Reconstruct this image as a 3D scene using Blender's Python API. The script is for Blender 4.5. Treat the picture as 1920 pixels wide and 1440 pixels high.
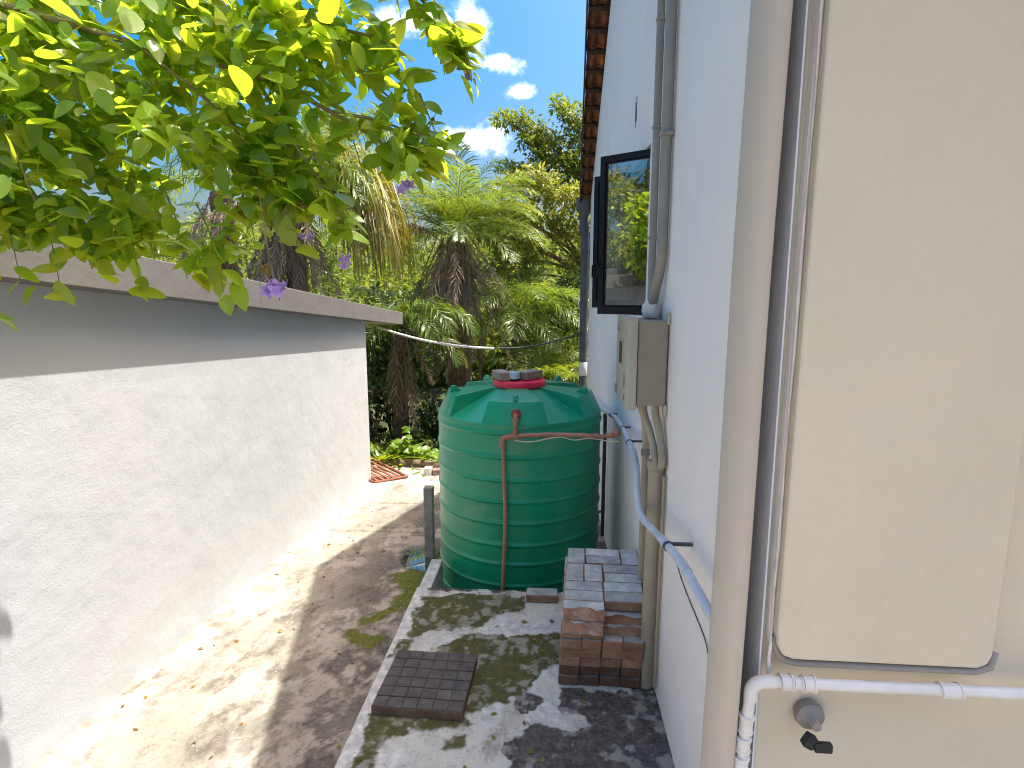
import bpy, bmesh, math, random
import numpy as np
from mathutils import Vector, Matrix
R = math.radians
random.seed(7); rng = np.random.default_rng(11)
for o in list(bpy.data.objects): bpy.data.objects.remove(o)
sc = bpy.context.scene
COL = sc.collection

# ------------------------------------------------------------ camera, sky, sun, exposure
cam = bpy.data.cameras.new('camera'); camo = bpy.data.objects.new('camera', cam); COL.objects.link(camo)
cam.sensor_width = 36; cam.lens = 20.25; cam.clip_end = 2000; cam.clip_start = 0.05
camo.location = (0, 0, 1.93); camo.rotation_euler = (R(90-8.84), 0, R(3.873))
sc.camera = camo
SUN = Vector((.36, .10, 1)).normalized()
sun = bpy.data.lights.new('sun', 'SUN'); sun.energy = 2.9; sun.angle = R(.55); sun.color = (1, .94, .84)
suno = bpy.data.objects.new('sun', sun); COL.objects.link(suno)
suno.rotation_euler = SUN.to_track_quat('Z', 'Y').to_euler()
world = bpy.data.worlds.new('World'); sc.world = world; world.use_nodes = True
wn = world.node_tree.nodes; wl = world.node_tree.links; wn.clear()
wout = wn.new('ShaderNodeOutputWorld'); wbg = wn.new('ShaderNodeBackground')
sky = wn.new('ShaderNodeTexSky'); sky.sky_type = 'NISHITA'; sky.sun_disc = False
sky.sun_elevation = math.asin(SUN.z); sky.sun_rotation = math.atan2(SUN.x, SUN.y)
sky.air_density = 1.2; sky.dust_density = 9.0; sky.ozone_density = 3.0
wbg.inputs['Strength'].default_value = .10
def wmath(op, a, b=None, c=None):
    n = wn.new('ShaderNodeMath'); n.operation = op
    for i, v in enumerate((a, b, c)):
        if v is None: continue
        if hasattr(v, 'links'): wl.new(v, n.inputs[i])
        else: n.inputs[i].default_value = v
    return n.outputs[0]
wtc = wn.new('ShaderNodeTexCoord')
# broken fair-weather cumulus: noise on the dome, gathered into a few banks (direction, spread)
wnz = wn.new('ShaderNodeTexNoise'); wnz.inputs['Scale'].default_value = 13; wnz.inputs['Detail'].default_value = 9; wnz.inputs['Roughness'].default_value = .62
wl.new(wtc.outputs['Generated'], wnz.inputs['Vector'])
def bank(d, w, g=1.0):
    v = wn.new('ShaderNodeVectorMath'); v.operation = 'SUBTRACT'; wl.new(wtc.outputs['Generated'], v.inputs[0]); v.inputs[1].default_value = Vector(d).normalized()
    s = wn.new('ShaderNodeVectorMath'); s.operation = 'DIVIDE'; wl.new(v.outputs[0], s.inputs[0]); s.inputs[1].default_value = w
    l = wn.new('ShaderNodeVectorMath'); l.operation = 'LENGTH'; wl.new(s.outputs[0], l.inputs[0])
    return wmath('MULTIPLY', wmath('MAXIMUM', wmath('SUBTRACT', 1.0, l.outputs['Value']), -1.0), g)
banks = [((-.125, .961, .247), (.078, .35, .034)), ((-.093, .933, .347), (.06, .3, .013)), ((-.05, .949, .311), (.028, .3, .010)), ((-.209, .897, .389), (.075, .3, .030)), ((-.125, .913, .385), (.035, .3, .045)), ((-.34, .87, .36), (.06, .3, .03)),
         ((-.5, .6, .55), (.25, .3, .1)), ((.6, .4, .5), (.3, .4, .12)), ((-.7, -.5, .4), (.35, .35, .12)), ((.3, -.8, .45), (.35, .3, .12)), ((-.9, .3, .35), (.2, .35, .08))]
m = None
for i, (d, w) in enumerate(banks):
    b = bank(d, w, 1.7 if i == 0 else (.75 if i in (1, 2) else 1.0)); m = b if m is None else wmath('MAXIMUM', m, b)
cl = wmath('ADD', wmath('MULTIPLY', m, .8), wmath('MULTIPLY', wmath('SUBTRACT', wnz.outputs['Fac'], .5), 3.2))
wr = wn.new('ShaderNodeMapRange'); wr.interpolation_type = 'SMOOTHSTEP'; wl.new(cl, wr.inputs[0])
wr.inputs[1].default_value = .10; wr.inputs[2].default_value = .95
hsv = wn.new('ShaderNodeHueSaturation'); hsv.inputs['Saturation'].default_value = 2.1; hsv.inputs['Hue'].default_value = .495; hsv.inputs['Value'].default_value = 1.0
wl.new(sky.outputs[0], hsv.inputs['Color'])
wmx = wn.new('ShaderNodeMix'); wmx.data_type = 'RGBA'; wl.new(wr.outputs[0], wmx.inputs['Factor'])
wl.new(hsv.outputs[0], wmx.inputs['A']); wmx.inputs['B'].default_value = (8.3, 8.4, 8.5, 1)
wl.new(wmx.outputs['Result'], wbg.inputs['Color']); wl.new(wbg.outputs[0], wout.inputs[0])
sc.view_settings.view_transform = 'Standard'; sc.view_settings.look = 'None'
sc.view_settings.gamma = 1; sc.view_settings.use_curve_mapping = False
sc.view_settings.exposure = 1.74
sc.render.engine = 'CYCLES'
sc.cycles.filter_width = 1.05; sc.cycles.max_bounces = 9; sc.cycles.diffuse_bounces = 7; sc.cycles.transparent_max_bounces = 12

# ------------------------------------------------------------ materials
def lin(c): return tuple(((v/12.92) if v <= .04045 else ((v+.055)/1.055)**2.4) for v in c)
class NT:
    def __init__(s, name):
        s.m = bpy.data.materials.new(name); s.m.use_nodes = True; s.t = s.m.node_tree; s.n = s.t.nodes; s.l = s.t.links
        s.b = s.n['Principled BSDF']
    def new(s, ty, **k):
        n = s.n.new(ty)
        for a, v in k.items(): setattr(n, a, v)
        return n
    def set(s, inp, v):
        if hasattr(v, 'links'): s.l.new(v, inp)
        elif isinstance(v, (tuple, list)) and len(v) == 3 and inp.type == 'RGBA': inp.default_value = (*v, 1)
        else: inp.default_value = v
    def co(s, kind='Object'): return s.new('ShaderNodeTexCoord').outputs[kind]
    def noise(s, scale, detail=6, rough=.55, vec=None, stretch=None):
        n = s.new('ShaderNodeTexNoise'); n.inputs['Scale'].default_value = scale; n.inputs['Detail'].default_value = detail; n.inputs['Roughness'].default_value = rough
        v = vec or s.co()
        if stretch:
            mp = s.new('ShaderNodeMapping'); mp.inputs['Scale'].default_value = stretch; s.l.new(v, mp.inputs[0]); v = mp.outputs[0]
        s.l.new(v, n.inputs['Vector']); return n.outputs['Fac']
    def ramp(s, f, a, b):
        r = s.new('ShaderNodeMapRange', interpolation_type='SMOOTHSTEP'); s.l.new(f, r.inputs[0]); r.inputs[1].default_value = a; r.inputs[2].default_value = b; return r.outputs[0]
    def mix(s, f, a, b, blend='MIX'):
        n = s.new('ShaderNodeMix', data_type='RGBA', blend_type=blend)
        s.set(n.inputs['Factor'], f); s.set(n.inputs['A'], a); s.set(n.inputs['B'], b); return n.outputs['Result']
    def math(s, op, a, b=0.):
        n = s.new('ShaderNodeMath', operation=op); s.set(n.inputs[0], a); s.set(n.inputs[1], b); return n.outputs[0]
    def bump(s, h, strength, dist=.01, normal=None):
        n = s.new('ShaderNodeBump'); n.inputs['Strength'].default_value = strength; n.inputs['Distance'].default_value = dist
        s.l.new(h, n.inputs['Height'])
        if normal: s.l.new(normal, n.inputs['Normal'])
        return n.outputs[0]
    def attr(s, name): 
        n = s.new('ShaderNodeAttribute'); n.attribute_name = name; return n.outputs['Fac']
    def done(s, color=None, rough=.6, normal=None, spec=.5, metal=0.):
        if color is not None: s.set(s.b.inputs['Base Color'], color)
        s.set(s.b.inputs['Roughness'], rough); s.set(s.b.inputs['Specular IOR Level'], spec); s.set(s.b.inputs['Metallic'], metal)
        if normal: s.l.new(normal, s.b.inputs['Normal'])
        return s.m
MATS = {}
def simple(name, col, rough=.6, var=.18, scale=8, bump=.15, bscale=60, bdist=.004, spec=.4, metal=0., dirt=None, objvar=0.):
    t = NT(name); f = t.noise(scale)
    c2 = tuple(v*(1-var) for v in col); c1 = tuple(min(1, v*(1+var)) for v in col)
    c = t.mix(t.ramp(f, .3, .7), c2, c1)
    if dirt:
        c = t.mix(t.math('MULTIPLY', t.ramp(t.noise(scale*.37, 9, .65), .5, .72), dirt[1]), c, dirt[0])
    if objvar:
        oi = t.new('ShaderNodeObjectInfo')
        hs = t.new('ShaderNodeHueSaturation'); t.l.new(c, hs.inputs['Color'])
        t.l.new(t.math('ADD', t.math('MULTIPLY', oi.outputs['Random'], objvar*2), 1-objvar), hs.inputs['Value']); c = hs.outputs[0]
    nb = t.bump(t.noise(bscale, 8, .6), bump, bdist) if bump else None
    MATS[name] = t.done(c, rough, nb, spec, metal); return MATS[name]

def leafmat(name, lo, hi, trans, tw=.45, rough=.45, spec=.35, spots=False):
    t = NT(name)
    g = t.new('ShaderNodeNewGeometry'); oi = t.new('ShaderNodeObjectInfo')
    f = t.math('FRACT', t.math('ADD', g.outputs['Random Per Island'], oi.outputs['Random']))
    c = t.mix(f, lo, hi)
    if spots:
        sp = t.new('ShaderNodeSeparateXYZ'); t.l.new(t.co(), sp.inputs[0]); ax = t.math('ABSOLUTE', sp.outputs['X'])
        mid = t.ramp(ax, .022, .008); sv = t.ramp(t.math('SINE', t.math('MULTIPLY', t.math('SUBTRACT', sp.outputs['Y'], t.math('MULTIPLY', ax, .9)), 46.)), .86, 1.)
        c = t.mix(t.math('MAXIMUM', t.math('MULTIPLY', mid, .55), t.math('MULTIPLY', sv, .22)), c, tuple(v*1.7+.03 for v in hi))
        c = t.mix(t.math('MULTIPLY', t.ramp(t.noise(30, 4), .6, .75), .35), c, tuple(v*1.6 for v in hi))
    t.done(c, rough, None, spec)
    tr = t.new('ShaderNodeBsdfTranslucent'); t.set(tr.inputs['Color'], t.mix(f, tuple(v*.75 for v in trans), trans))
    mx = t.new('ShaderNodeMixShader'); mx.inputs[0].default_value = tw
    t.l.new(t.b.outputs[0], mx.inputs[1]); t.l.new(tr.outputs[0], mx.inputs[2])
    t.l.new(mx.outputs[0], t.n['Material Output'].inputs[0])
    MATS[name] = t.m; return t.m

# painted plaster walls
def plaster(name, col, bumpk, bscale, streak):
    t = NT(name)
    f = t.noise(1.6, 8, .6); c = t.mix(t.ramp(f, .3, .7), tuple(v*.94 for v in col), col)
    st = t.ramp(t.noise(7, 5, .6, stretch=(1, 1, .09)), .5, .8)
    c = t.mix(t.math('MULTIPLY', st, streak), c, tuple(v*.6 for v in col))
    c = t.mix(t.math('MULTIPLY', t.ramp(t.noise(24, 9, .7), .62, .75), .10), c, (.30, .27, .22))
    n1 = t.bump(t.noise(3.6, 5), .28, .05); n2 = t.bump(t.noise(bscale, 6, .65), bumpk, .004, n1)
    MATS[name] = t.done(c, .78, n2, .25); return MATS[name]
plaster('wall_paint', (.82, .77, .71), .25, 160, .03)
plaster('shed_paint', (.475, .495, .515), .6, 115, .03)
plaster('pier_paint', (.49, .43, .345), .12, 160, .05)
plaster('reveal_sky_tint', (.74, .77, .82), .2, 160, .02)  # pale blue stands in for skylight on the recessed side face
plaster('cream_paint', (.66, .585, .44), .5, 140, .16)
plaster('fascia_paint', (.15, .148, .145), .2, 120, .12)
plaster('soffit_paint', (.5, .44, .36), .2, 120, .1)
simple('room_paint', (.7, .7, .68), .8, .04)
simple('window_metal', (.006, .007, .010), .38, .2, bump=0, spec=.25)
simple('meter_grey', (.27, .235, .18), .5, .06, 4, .06, 200, dirt=((.16, .12, .08), .35))
simple('meter_grey_door', (.40, .37, .30), .5, .06, 4, .06, 200, dirt=((.16, .12, .08), .35))
simple('conduit_grey', (.27, .25, .22), .5, .08, 6, .08, 120, dirt=((.18, .15, .11), .4))
simple('conduit_beige', (.36, .31, .22), .5, .08, 6, .08, 120, dirt=((.16, .12, .08), .45))
simple('blue_pipe', (.50, .55, .59), .4, .08, 9, .05, 100, dirt=((.2, .2, .2), .3))
simple('dark_pipe', (.05, .055, .075), .45, .15, 9, .05)
simple('downpipe_grey', (.085, .088, .10), .55, .15, 9, .1)
simple('white_pvc', (.70, .68, .63), .35, .05, 9, .03, dirt=((.42, .36, .28), .25))
simple('white_putty', (.75, .70, .62), .8, .1, 20, .8, 40, .01)
simple('copper_pipe', (.34, .155, .095), .5, .12, 14, .05, dirt=((.5, .33, .25), .4))
simple('red_flange', (.20, .035, .03), .5, .2, 20, .05)
simple('cream_wire', (.55, .45, .32), .6, .1)
simple('black_rubber', (.015, .015, .017), .5, .2)
simple('dark_wire', (.03, .045, .05), .5, .2)
simple('red_lid', (.72, .014, .05), .38, .08, 6, .05, 80, dirt=((.6, .2, .2), .25))
simple('pale_blue_plastic', (.33, .52, .58), .3, .06)
simple('dark_roof_wood', (.05, .026, .016), .75, .4, 14, .4, 60)
simple('roof_clay', (.22, .09, .045), .8, .35, 12, .3, 60, dirt=((.10, .05, .03), .8), objvar=.25)
simple('rust_metal', (.20, .07, .04), .75, .3, 16, .3, 80, dirt=((.32, .17, .10), .7))
simple('post_concrete', (.27, .25, .215), .9, .2, 12, .5, 90, dirt=((.10, .09, .08), .6))
simple('white_block', (.62, .60, .58), .9, .1, 12, .4, 90)
simple('old_timber', (.20, .15, .11), .9, .35, 20, .5, 60)
simple('bark', (.16, .115, .08), .95, .4, 18, .8, 40, .02)
simple('palm_trunk', (.20, .13, .09), .95, .45, 22, .9, 45, .03)
simple('twig', (.20, .17, .07), .8, .3, 30, .3)
simple('stalk_green', (.16, .20, .05), .6, .2, 30, .1)
simple('soil', (.06, .07, .025), 1, .5, 3, .8, 20, .05, dirt=((.05, .09, .02), .8))

# pavers: grey cement skin on the moulded top, brown body
def paver_mat(name, top, side, side2, var=.5, wh=.5):
    t = NT(name); oi = t.new('ShaderNodeObjectInfo'); g = t.new('ShaderNodeTexCoord')
    add = t.new('ShaderNodeVectorMath', operation='ADD'); t.l.new(g.outputs['Object'], add.inputs[0])
    cb = t.new('ShaderNodeCombineXYZ'); rr = t.math('MULTIPLY', oi.outputs['Random'], 37.)
    for i in range(3): t.l.new(rr, cb.inputs[i])
    t.l.new(cb.outputs[0], add.inputs[1]); v = add.outputs[0]
    s = t.mix(t.ramp(t.noise(9, 8, .7, vec=v), .38, .66), side, side2)
    s = t.mix(t.math('MULTIPLY', t.ramp(t.noise(110, 4, .7, vec=v), .6, .7), .7), s, (.36, .31, .26))
    tp = t.mix(t.ramp(t.noise(14, 9, .68, vec=v), .35, .7), tuple(x*.62 for x in top), top)
    tp = t.mix(t.math('MULTIPLY', t.ramp(t.noise(5, 6, .6, vec=v), .5, .75), wh), tp, (.5, .5, .5))
    sep = t.new('ShaderNodeSeparateXYZ'); t.l.new(g.outputs['Normal'], sep.inputs[0])
    k = t.ramp(t.math('ADD', sep.outputs['Z'], t.math('MULTIPLY', t.math('SUBTRACT', t.noise(30, 6, .7, vec=v), .5), .7)), .62, .95)
    c = t.mix(k, s, tp)
    hs = t.new('ShaderNodeHueSaturation'); t.l.new(c, hs.inputs['Color']); t.l.new(t.math('ADD', t.math('MULTIPLY', oi.outputs['Random'], var), 1-var*.44), hs.inputs['Value'])
    nb = t.bump(t.noise(90, 8, .7, vec=v), .5, .004)
    MATS[name] = t.done(hs.outputs[0], .9, nb, .2)
paver_mat('paver', (.49, .495, .455), (.25, .125, .072), (.33, .21, .135))
paver_mat('paver_dark', (.2, .18, .16), (.10, .052, .034), (.14, .08, .052))
paver_mat('paver_lid', (.38, .36, .33), (.30, .23, .175), (.36, .29, .23))
paver_mat('grid_paver', (.112, .103, .092), (.10, .062, .038), (.14, .092, .06), .16, .09)

# tank plastic with chalky dust on the belly
t = NT('tank_green'); f = t.noise(2.2, 7, .6, stretch=(1, 1, .6)); c = t.mix(t.ramp(f, .3, .7), (.0, .225, .105), (.002, .285, .142))
c = t.mix(t.math('MULTIPLY', t.ramp(t.noise(3.1, 9, .65, stretch=(.7, .7, 1.5)), .54, .80), .34), c, (.26, .36, .22))
c = t.mix(t.math('MULTIPLY', t.ramp(t.noise(14, 8, .7), .55, .8), .18), c, (.02, .07, .05))
MATS['tank_green'] = t.done(c, t.math('ADD', t.math('MULTIPLY', t.noise(5, 6), .22), .20), t.bump(t.noise(6, 3), .05, .02), .5)

# glass
t = NT('window_glass'); gl = t.new('ShaderNodeBsdfGlossy'); gl.inputs['Roughness'].default_value = .015; gl.inputs['Color'].default_value = (.95, .97, 1, 1)
tr = t.new('ShaderNodeBsdfTransparent'); tr.inputs['Color'].default_value = (.62, .66, .66, 1)
fr = t.new('ShaderNodeFresnel'); fr.inputs['IOR'].default_value = 1.6
mx = t.new('ShaderNodeMixShader'); t.l.new(t.math('ADD', t.math('MULTIPLY', fr.outputs[0], 1.3), .20), mx.inputs[0]); t.l.new(tr.outputs[0], mx.inputs[1]); t.l.new(gl.outputs[0], mx.inputs[2])
t.l.new(mx.outputs[0], t.n['Material Output'].inputs[0]); MATS['window_glass'] = t.m
# puddle water
t = NT('puddle_water'); t.b.inputs['Transmission Weight'].default_value = .25
MATS['puddle_water'] = t.done((.03, .035, .03), .02, t.bump(t.noise(14, 2), .02, .005), .9)

# stained concrete driven by masks measured on the mesh
def concrete(name, base, lite, dark, lichen):
    t = NT(name); v = t.co()
    c = t.mix(t.ramp(t.noise(2.3, 8, .6), .32, .68), base, lite)
    blot = t.math('MULTIPLY', t.ramp(t.noise(5.5, 10, .72, stretch=(1.3, .8, 1)), .47, .66), lichen)
    c = t.mix(blot, c, dark)
    c = t.mix(t.math('MULTIPLY', t.ramp(t.noise(48, 7, .72), .55, .66), .7), c, tuple(x*.45 for x in base))
    c = t.mix(t.math('MULTIPLY', t.ramp(t.noise(140, 3, .7), .62, .7), .5), c, (.52, .50, .46))
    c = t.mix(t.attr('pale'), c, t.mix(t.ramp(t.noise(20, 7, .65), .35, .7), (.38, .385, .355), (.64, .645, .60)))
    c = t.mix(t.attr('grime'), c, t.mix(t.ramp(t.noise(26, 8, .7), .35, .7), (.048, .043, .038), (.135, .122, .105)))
    ms = t.mix(t.ramp(t.noise(28, 8, .7), .3, .7), (.028, .031, .011), (.082, .080, .024))
    ms = t.mix(t.math('MULTIPLY', t.ramp(t.noise(9, 6, .7), .42, .7), .75), ms, (.105, .082, .045))
    ms = t.mix(t.attr('bright_moss'), ms, t.mix(t.ramp(t.noise(34, 8, .7), .3, .7), (.045, .058, .006), (.14, .15, .012)))
    ms = t.mix(t.math('MULTIPLY', t.ramp(t.noise(220, 2, .5), .64, .70), .8), ms, (.36, .36, .33))
    c = t.mix(t.attr('moss'), c, ms)
    c = t.mix(t.attr('crack'), c, (.05, .045, .035))
    nb = t.bump(t.noise(75, 9, .7), .65, .006); nb = t.bump(t.noise(9, 6, .6), .25, .02, nb)
    t.done(c, t.math('SUBTRACT', .92, t.math('MULTIPLY', t.attr('wet'), .6)), nb, .3)
    w = t.attr('wet'); t.set(t.b.inputs['Base Color'], t.mix(t.math('MULTIPLY', w, .65), c, (.03, .028, .02)))
    MATS[name] = t.m
concrete('alley_concrete', (.28, .25, .205), (.39, .35, .285), (.12, .105, .088), .9)
concrete('slab_concrete', (.42, .41, .345), (.56, .555, .475), (.20, .185, .15), .85)

leafmat('vine_leaf', (.045, .13, .014), (.12, .235, .02), (.68, .86, .04), .62, .28, .6, True)
leafmat('vine_young', (.14, .19, .015), (.22, .26, .02), (.80, .86, .05), .5, .32, .5)
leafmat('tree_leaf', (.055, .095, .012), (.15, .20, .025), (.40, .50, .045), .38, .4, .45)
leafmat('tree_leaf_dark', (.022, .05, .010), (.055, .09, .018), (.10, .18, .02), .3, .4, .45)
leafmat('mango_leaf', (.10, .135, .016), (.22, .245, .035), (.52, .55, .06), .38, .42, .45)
leafmat('wood_leaf', (.05, .09, .012), (.15, .195, .022), (.40, .48, .035), .35, .5, .35)
leafmat('palm_leaf', (.045, .095, .013), (.12, .185, .022), (.40, .54, .04), .35, .36, .5)
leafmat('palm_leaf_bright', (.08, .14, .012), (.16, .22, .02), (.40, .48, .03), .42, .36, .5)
leafmat('palm_leaf_yellow', (.12, .115, .02), (.26, .23, .05), (.40, .36, .04), .35, .45, .4)
leafmat('palm_dead', (.19, .135, .09), (.44, .345, .26), (.30, .22, .14), .25, .8, .15)
leafmat('bush_leaf', (.09, .18, .015), (.16, .27, .022), (.55, .68, .03), .4, .35, .5)
leafmat('petal', (.36, .22, .60), (.52, .36, .72), (.6, .42, .75), .35, .6, .2)
leafmat('dry_flower', (.18, .09, .05), (.30, .24, .04), (.3, .2, .04), .3, .8, .15)

# ------------------------------------------------------------ mesh helpers
def tag(o, label=None, cat=None, group=None, kind=None):
    if label: o['label'] = label
    if cat: o['category'] = cat
    if group: o['group'] = group
    if kind: o['kind'] = kind
    return o
def empty(name, loc, label, cat, group=None):
    o = bpy.data.objects.new(name, None); o.empty_display_size = .1; COL.objects.link(o); o.location = loc
    return tag(o, label, cat, group)
def link(name, me, parent=None, loc=None):
    o = bpy.data.objects.new(name, me); COL.objects.link(o)
    if parent is not None:
        o.parent = parent; o.matrix_parent_inverse = Matrix.Translation(parent_world(parent)).inverted()
    if loc is not None: o.location = loc
    return o
def parent_world(p): return Vector(p.location) if p.parent is None else Vector((0, 0, 0))
def smooth(me, ang=None):
    me.polygons.foreach_set('use_smooth', [True]*len(me.polygons))
    if ang: 
        try: me.set_sharp_from_angle(angle=R(ang))
        except Exception: pass
class MB:
    def __init__(s): s.v = []; s.f = []
    def add(s, vs, fs):
        k = len(s.v); s.v += [tuple(v) for v in vs]; s.f += [tuple(i+k for i in f) for f in fs]; return s
    def box(s, a, b, M=None):
        x0, y0, z0 = a; x1, y1, z1 = b
        vs = [Vector(p) for p in ((x0,y0,z0),(x1,y0,z0),(x1,y1,z0),(x0,y1,z0),(x0,y0,z1),(x1,y0,z1),(x1,y1,z1),(x0,y1,z1))]
        if M is not None: vs = [M @ v for v in vs]
        return s.add(vs, [(0,3,2,1),(4,5,6,7),(0,1,5,4),(1,2,6,5),(2,3,7,6),(3,0,4,7)])
    def tube(s, pts, r, n=12, cap=True, subdiv=0):
        pts = [Vector(p) for p in pts]
        if subdiv: pts = catmull(pts, subdiv)
        rs = r if isinstance(r, (list, tuple)) else [r]*len(pts)
        if len(rs) != len(pts): rs = list(np.interp(np.linspace(0, 1, len(pts)), np.linspace(0, 1, len(rs)), rs))
        k = len(s.v); up = None
        for i, p in enumerate(pts):
            d = (pts[min(i+1, len(pts)-1)] - pts[max(i-1, 0)])
            d = d.normalized() if d.length > 1e-9 else Vector((0,0,1))
            if up is None: up = d.orthogonal().normalized()
            up = (up - d*up.dot(d)); up = up.normalized() if up.length > 1e-6 else d.orthogonal().normalized()
            w = d.cross(up)
            for j in range(n):
                a = 2*math.pi*j/n; s.v.append(tuple(p + (up*math.cos(a) + w*math.sin(a))*rs[i]))
        for i in range(len(pts)-1):
            for j in range(n):
                s.f.append((k+i*n+j, k+i*n+(j+1)%n, k+(i+1)*n+(j+1)%n, k+(i+1)*n+j))
        if cap:
            s.f.append(tuple(k+j for j in reversed(range(n)))); e = k+(len(pts)-1)*n; s.f.append(tuple(e+j for j in range(n)))
        return s
    def lathe(s, prof, n=48, c=(0,0,0), axis='Z', closed=False):
        k = len(s.v)
        for r, z in prof:
            for j in range(n):
                a = 2*math.pi*j/n; x, y = r*math.cos(a), r*math.sin(a)
                p = {'Z': (x, y, z), 'Y': (x, z, y), 'X': (z, x, y)}[axis]
                s.v.append((p[0]+c[0], p[1]+c[1], p[2]+c[2]))
        for i in range(len(prof)-1):
            for j in range(n): s.f.append((k+i*n+j, k+i*n+(j+1)%n, k+(i+1)*n+(j+1)%n, k+(i+1)*n+j))
        s.f.append(tuple(k+j for j in reversed(range(n)))); e = k+(len(prof)-1)*n; s.f.append(tuple(e+j for j in range(n)))
        return s
    def mesh(s, name, mat, sm=False, ang=None):
        me = bpy.data.meshes.new(name); me.from_pydata(s.v, [], s.f); me.materials.append(MATS[mat]); me.update()
        bm = bmesh.new(); bm.from_mesh(me); bmesh.ops.recalc_face_normals(bm, faces=bm.faces); bm.to_mesh(me); bm.free()
        if sm: smooth(me, ang)
        return me
    def build(s, name, mat, parent=None, sm=False, ang=None, bevel=0):
        o = link(name, s.mesh(name, mat, sm, ang), parent)
        if bevel:
            md = o.modifiers.new('bevel', 'BEVEL'); md.width = bevel; md.segments = 2; md.limit_method = 'ANGLE'; md.angle_limit = R(35)
        return o
def catmull(P, n):
    out = []
    for i in range(len(P)-1):
        p0, p1, p2, p3 = P[max(i-1,0)], P[i], P[i+1], P[min(i+2,len(P)-1)]
        for k in range(n):
            t = k/n; out.append(.5*((2*p1)+(p2-p0)*t+(2*p0-5*p1+4*p2-p3)*t*t+(3*p1-p0-3*p2+p3)*t**3))
    out.append(P[-1]); return out
_T = rng.random((6, 256, 256))
def vnoise(x, y, s=0):
    T = _T[s % 6]; xi = np.floor(x).astype(int); yi = np.floor(y).astype(int); fx = x-xi; fy = y-yi
    fx = fx*fx*(3-2*fx); fy = fy*fy*(3-2*fy); a = T[xi % 256, yi % 256]; b = T[(xi+1) % 256, yi % 256]; c = T[xi % 256, (yi+1) % 256]; d = T[(xi+1) % 256, (yi+1) % 256]
    return a*(1-fx)*(1-fy)+b*fx*(1-fy)+c*(1-fx)*fy+d*fx*fy
def fbm(x, y, f, o=5, s=0, g=.55):
    r = 0; a = 1; t = 0
    for i in range(o): r = r + a*vnoise(x*f+17.3*i, y*f+9.1*i, s+i); t += a; a *= g; f *= 2.03
    return r/t
def psdf(x, y, poly):            # >0 inside
    P = np.array(poly); d = np.full(x.shape, 1e9); ins = np.zeros(x.shape, bool)
    for i in range(len(P)):
        a = P[i]; b = P[(i+1) % len(P)]; e = b-a; t = np.clip(((x-a[0])*e[0]+(y-a[1])*e[1])/(e@e), 0, 1)
        d = np.minimum(d, np.hypot(x-a[0]-t*e[0], y-a[1]-t*e[1]))
        cr = ((a[1] > y) != (b[1] > y)) & (x < (b[0]-a[0])*(y-a[1])/(b[1]-a[1]+1e-12)+a[0]); ins ^= cr
    return np.where(ins, d, -d)
def sstep(v, a, b): t = np.clip((v-a)/(b-a), 0, 1); return t*t*(3-2*t)
def sheet(name, xs, ys, zf, mat, attrs):
    X, Y = np.meshgrid(xs, ys); nx, ny = len(xs), len(ys)
    Z = zf(X, Y); V = np.stack([X, Y, Z], -1).reshape(-1, 3)
    i = np.arange(nx*ny).reshape(ny, nx); F = np.stack([i[:-1,:-1], i[:-1,1:], i[1:,1:], i[1:,:-1]], -1).reshape(-1, 4)
    me = fast_mesh(name, V, F, mat)
    for k, f in attrs.items():
        a = me.attributes.new(k, 'FLOAT', 'POINT'); a.data.foreach_set('value', np.ascontiguousarray(f(X, Y).reshape(-1), dtype=np.float32))
    smooth(me); return me
def fast_mesh(name, V, F, mat):
    me = bpy.data.meshes.new(name); V = np.asarray(V, np.float32); F = np.asarray(F, np.int32)
    me.vertices.add(len(V)); me.vertices.foreach_set('co', V.reshape(-1))
    n, k = F.shape; me.loops.add(n*k); me.loops.foreach_set('vertex_index', F.reshape(-1))
    me.polygons.add(n); me.polygons.foreach_set('loop_start', np.arange(0, n*k, k, dtype=np.int32)); me.polygons.foreach_set('loop_total', np.full(n, k, np.int32))
    me.materials.append(MATS[mat]); me.update(calc_edges=True); return me

# ------------------------------------------------------------ ground
def gz(y): return -.285-.058*(np.asarray(y)-3.66)
WX = .53                                  # face of the house wall
PUD = [(-1.32,4.68),(-1.27,4.86),(-1.12,4.95),(-.93,4.8),(-.93,4.52),(-1.0,4.42),(-1.16,4.50)]
PW = float(gz(4.95))+.002
def warp(X, Y, a=.10, f=5): return X+a*(fbm(X, Y, f, 4, 1)-.5), Y+a*(fbm(X, Y, f, 4, 3)-.5)
def g_z(X, Y):
    z = gz(Y) + .006*(fbm(X, Y, 1.3, 4, 2)-.5) + .0025*(fbm(X, Y, 22, 4)-.5)
    for yj in (5.29, 6.2, 2.9-2.6): z = z - .010*np.exp(-((Y-yj-.01*(X+1.7)+.006*(fbm(X, Y, 6, 3, 4)-.5))/.009)**2)
    wx, wy = warp(X, Y, .12, 6); d = psdf(wx, wy, PUD); k = sstep(d, -.035, .02)
    z = z*(1-k) + (PW-.035)*k
    return z + .004*g_moss(X, Y)*fbm(X, Y, 40, 3, 2)
G_M = [[(-1.26,4.25),(-1.12,4.47),(-.93,4.45),(-.93,4.2),(-.96,4.0),(-1.02,3.8),(-1.14,3.53),(-1.31,3.40),(-1.27,3.62),(-1.16,3.78),(-1.20,3.95),(-1.14,4.05)],
       [(-1.38,3.43),(-1.07,3.41),(-1.0,3.28),(-1.09,3.22),(-1.26,3.27)], [(-.96,3.5),(-.9,3.3),(-.9,2.7),(-.96,2.9)]]
def g_moss(X, Y):
    wx, wy = warp(X, Y, .16, 7); d = np.max([psdf(wx, wy, p) for p in G_M], 0)
    return sstep(d + .10*(fbm(X, Y, 16, 5, 1)-.5), -.012, .03)
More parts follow.
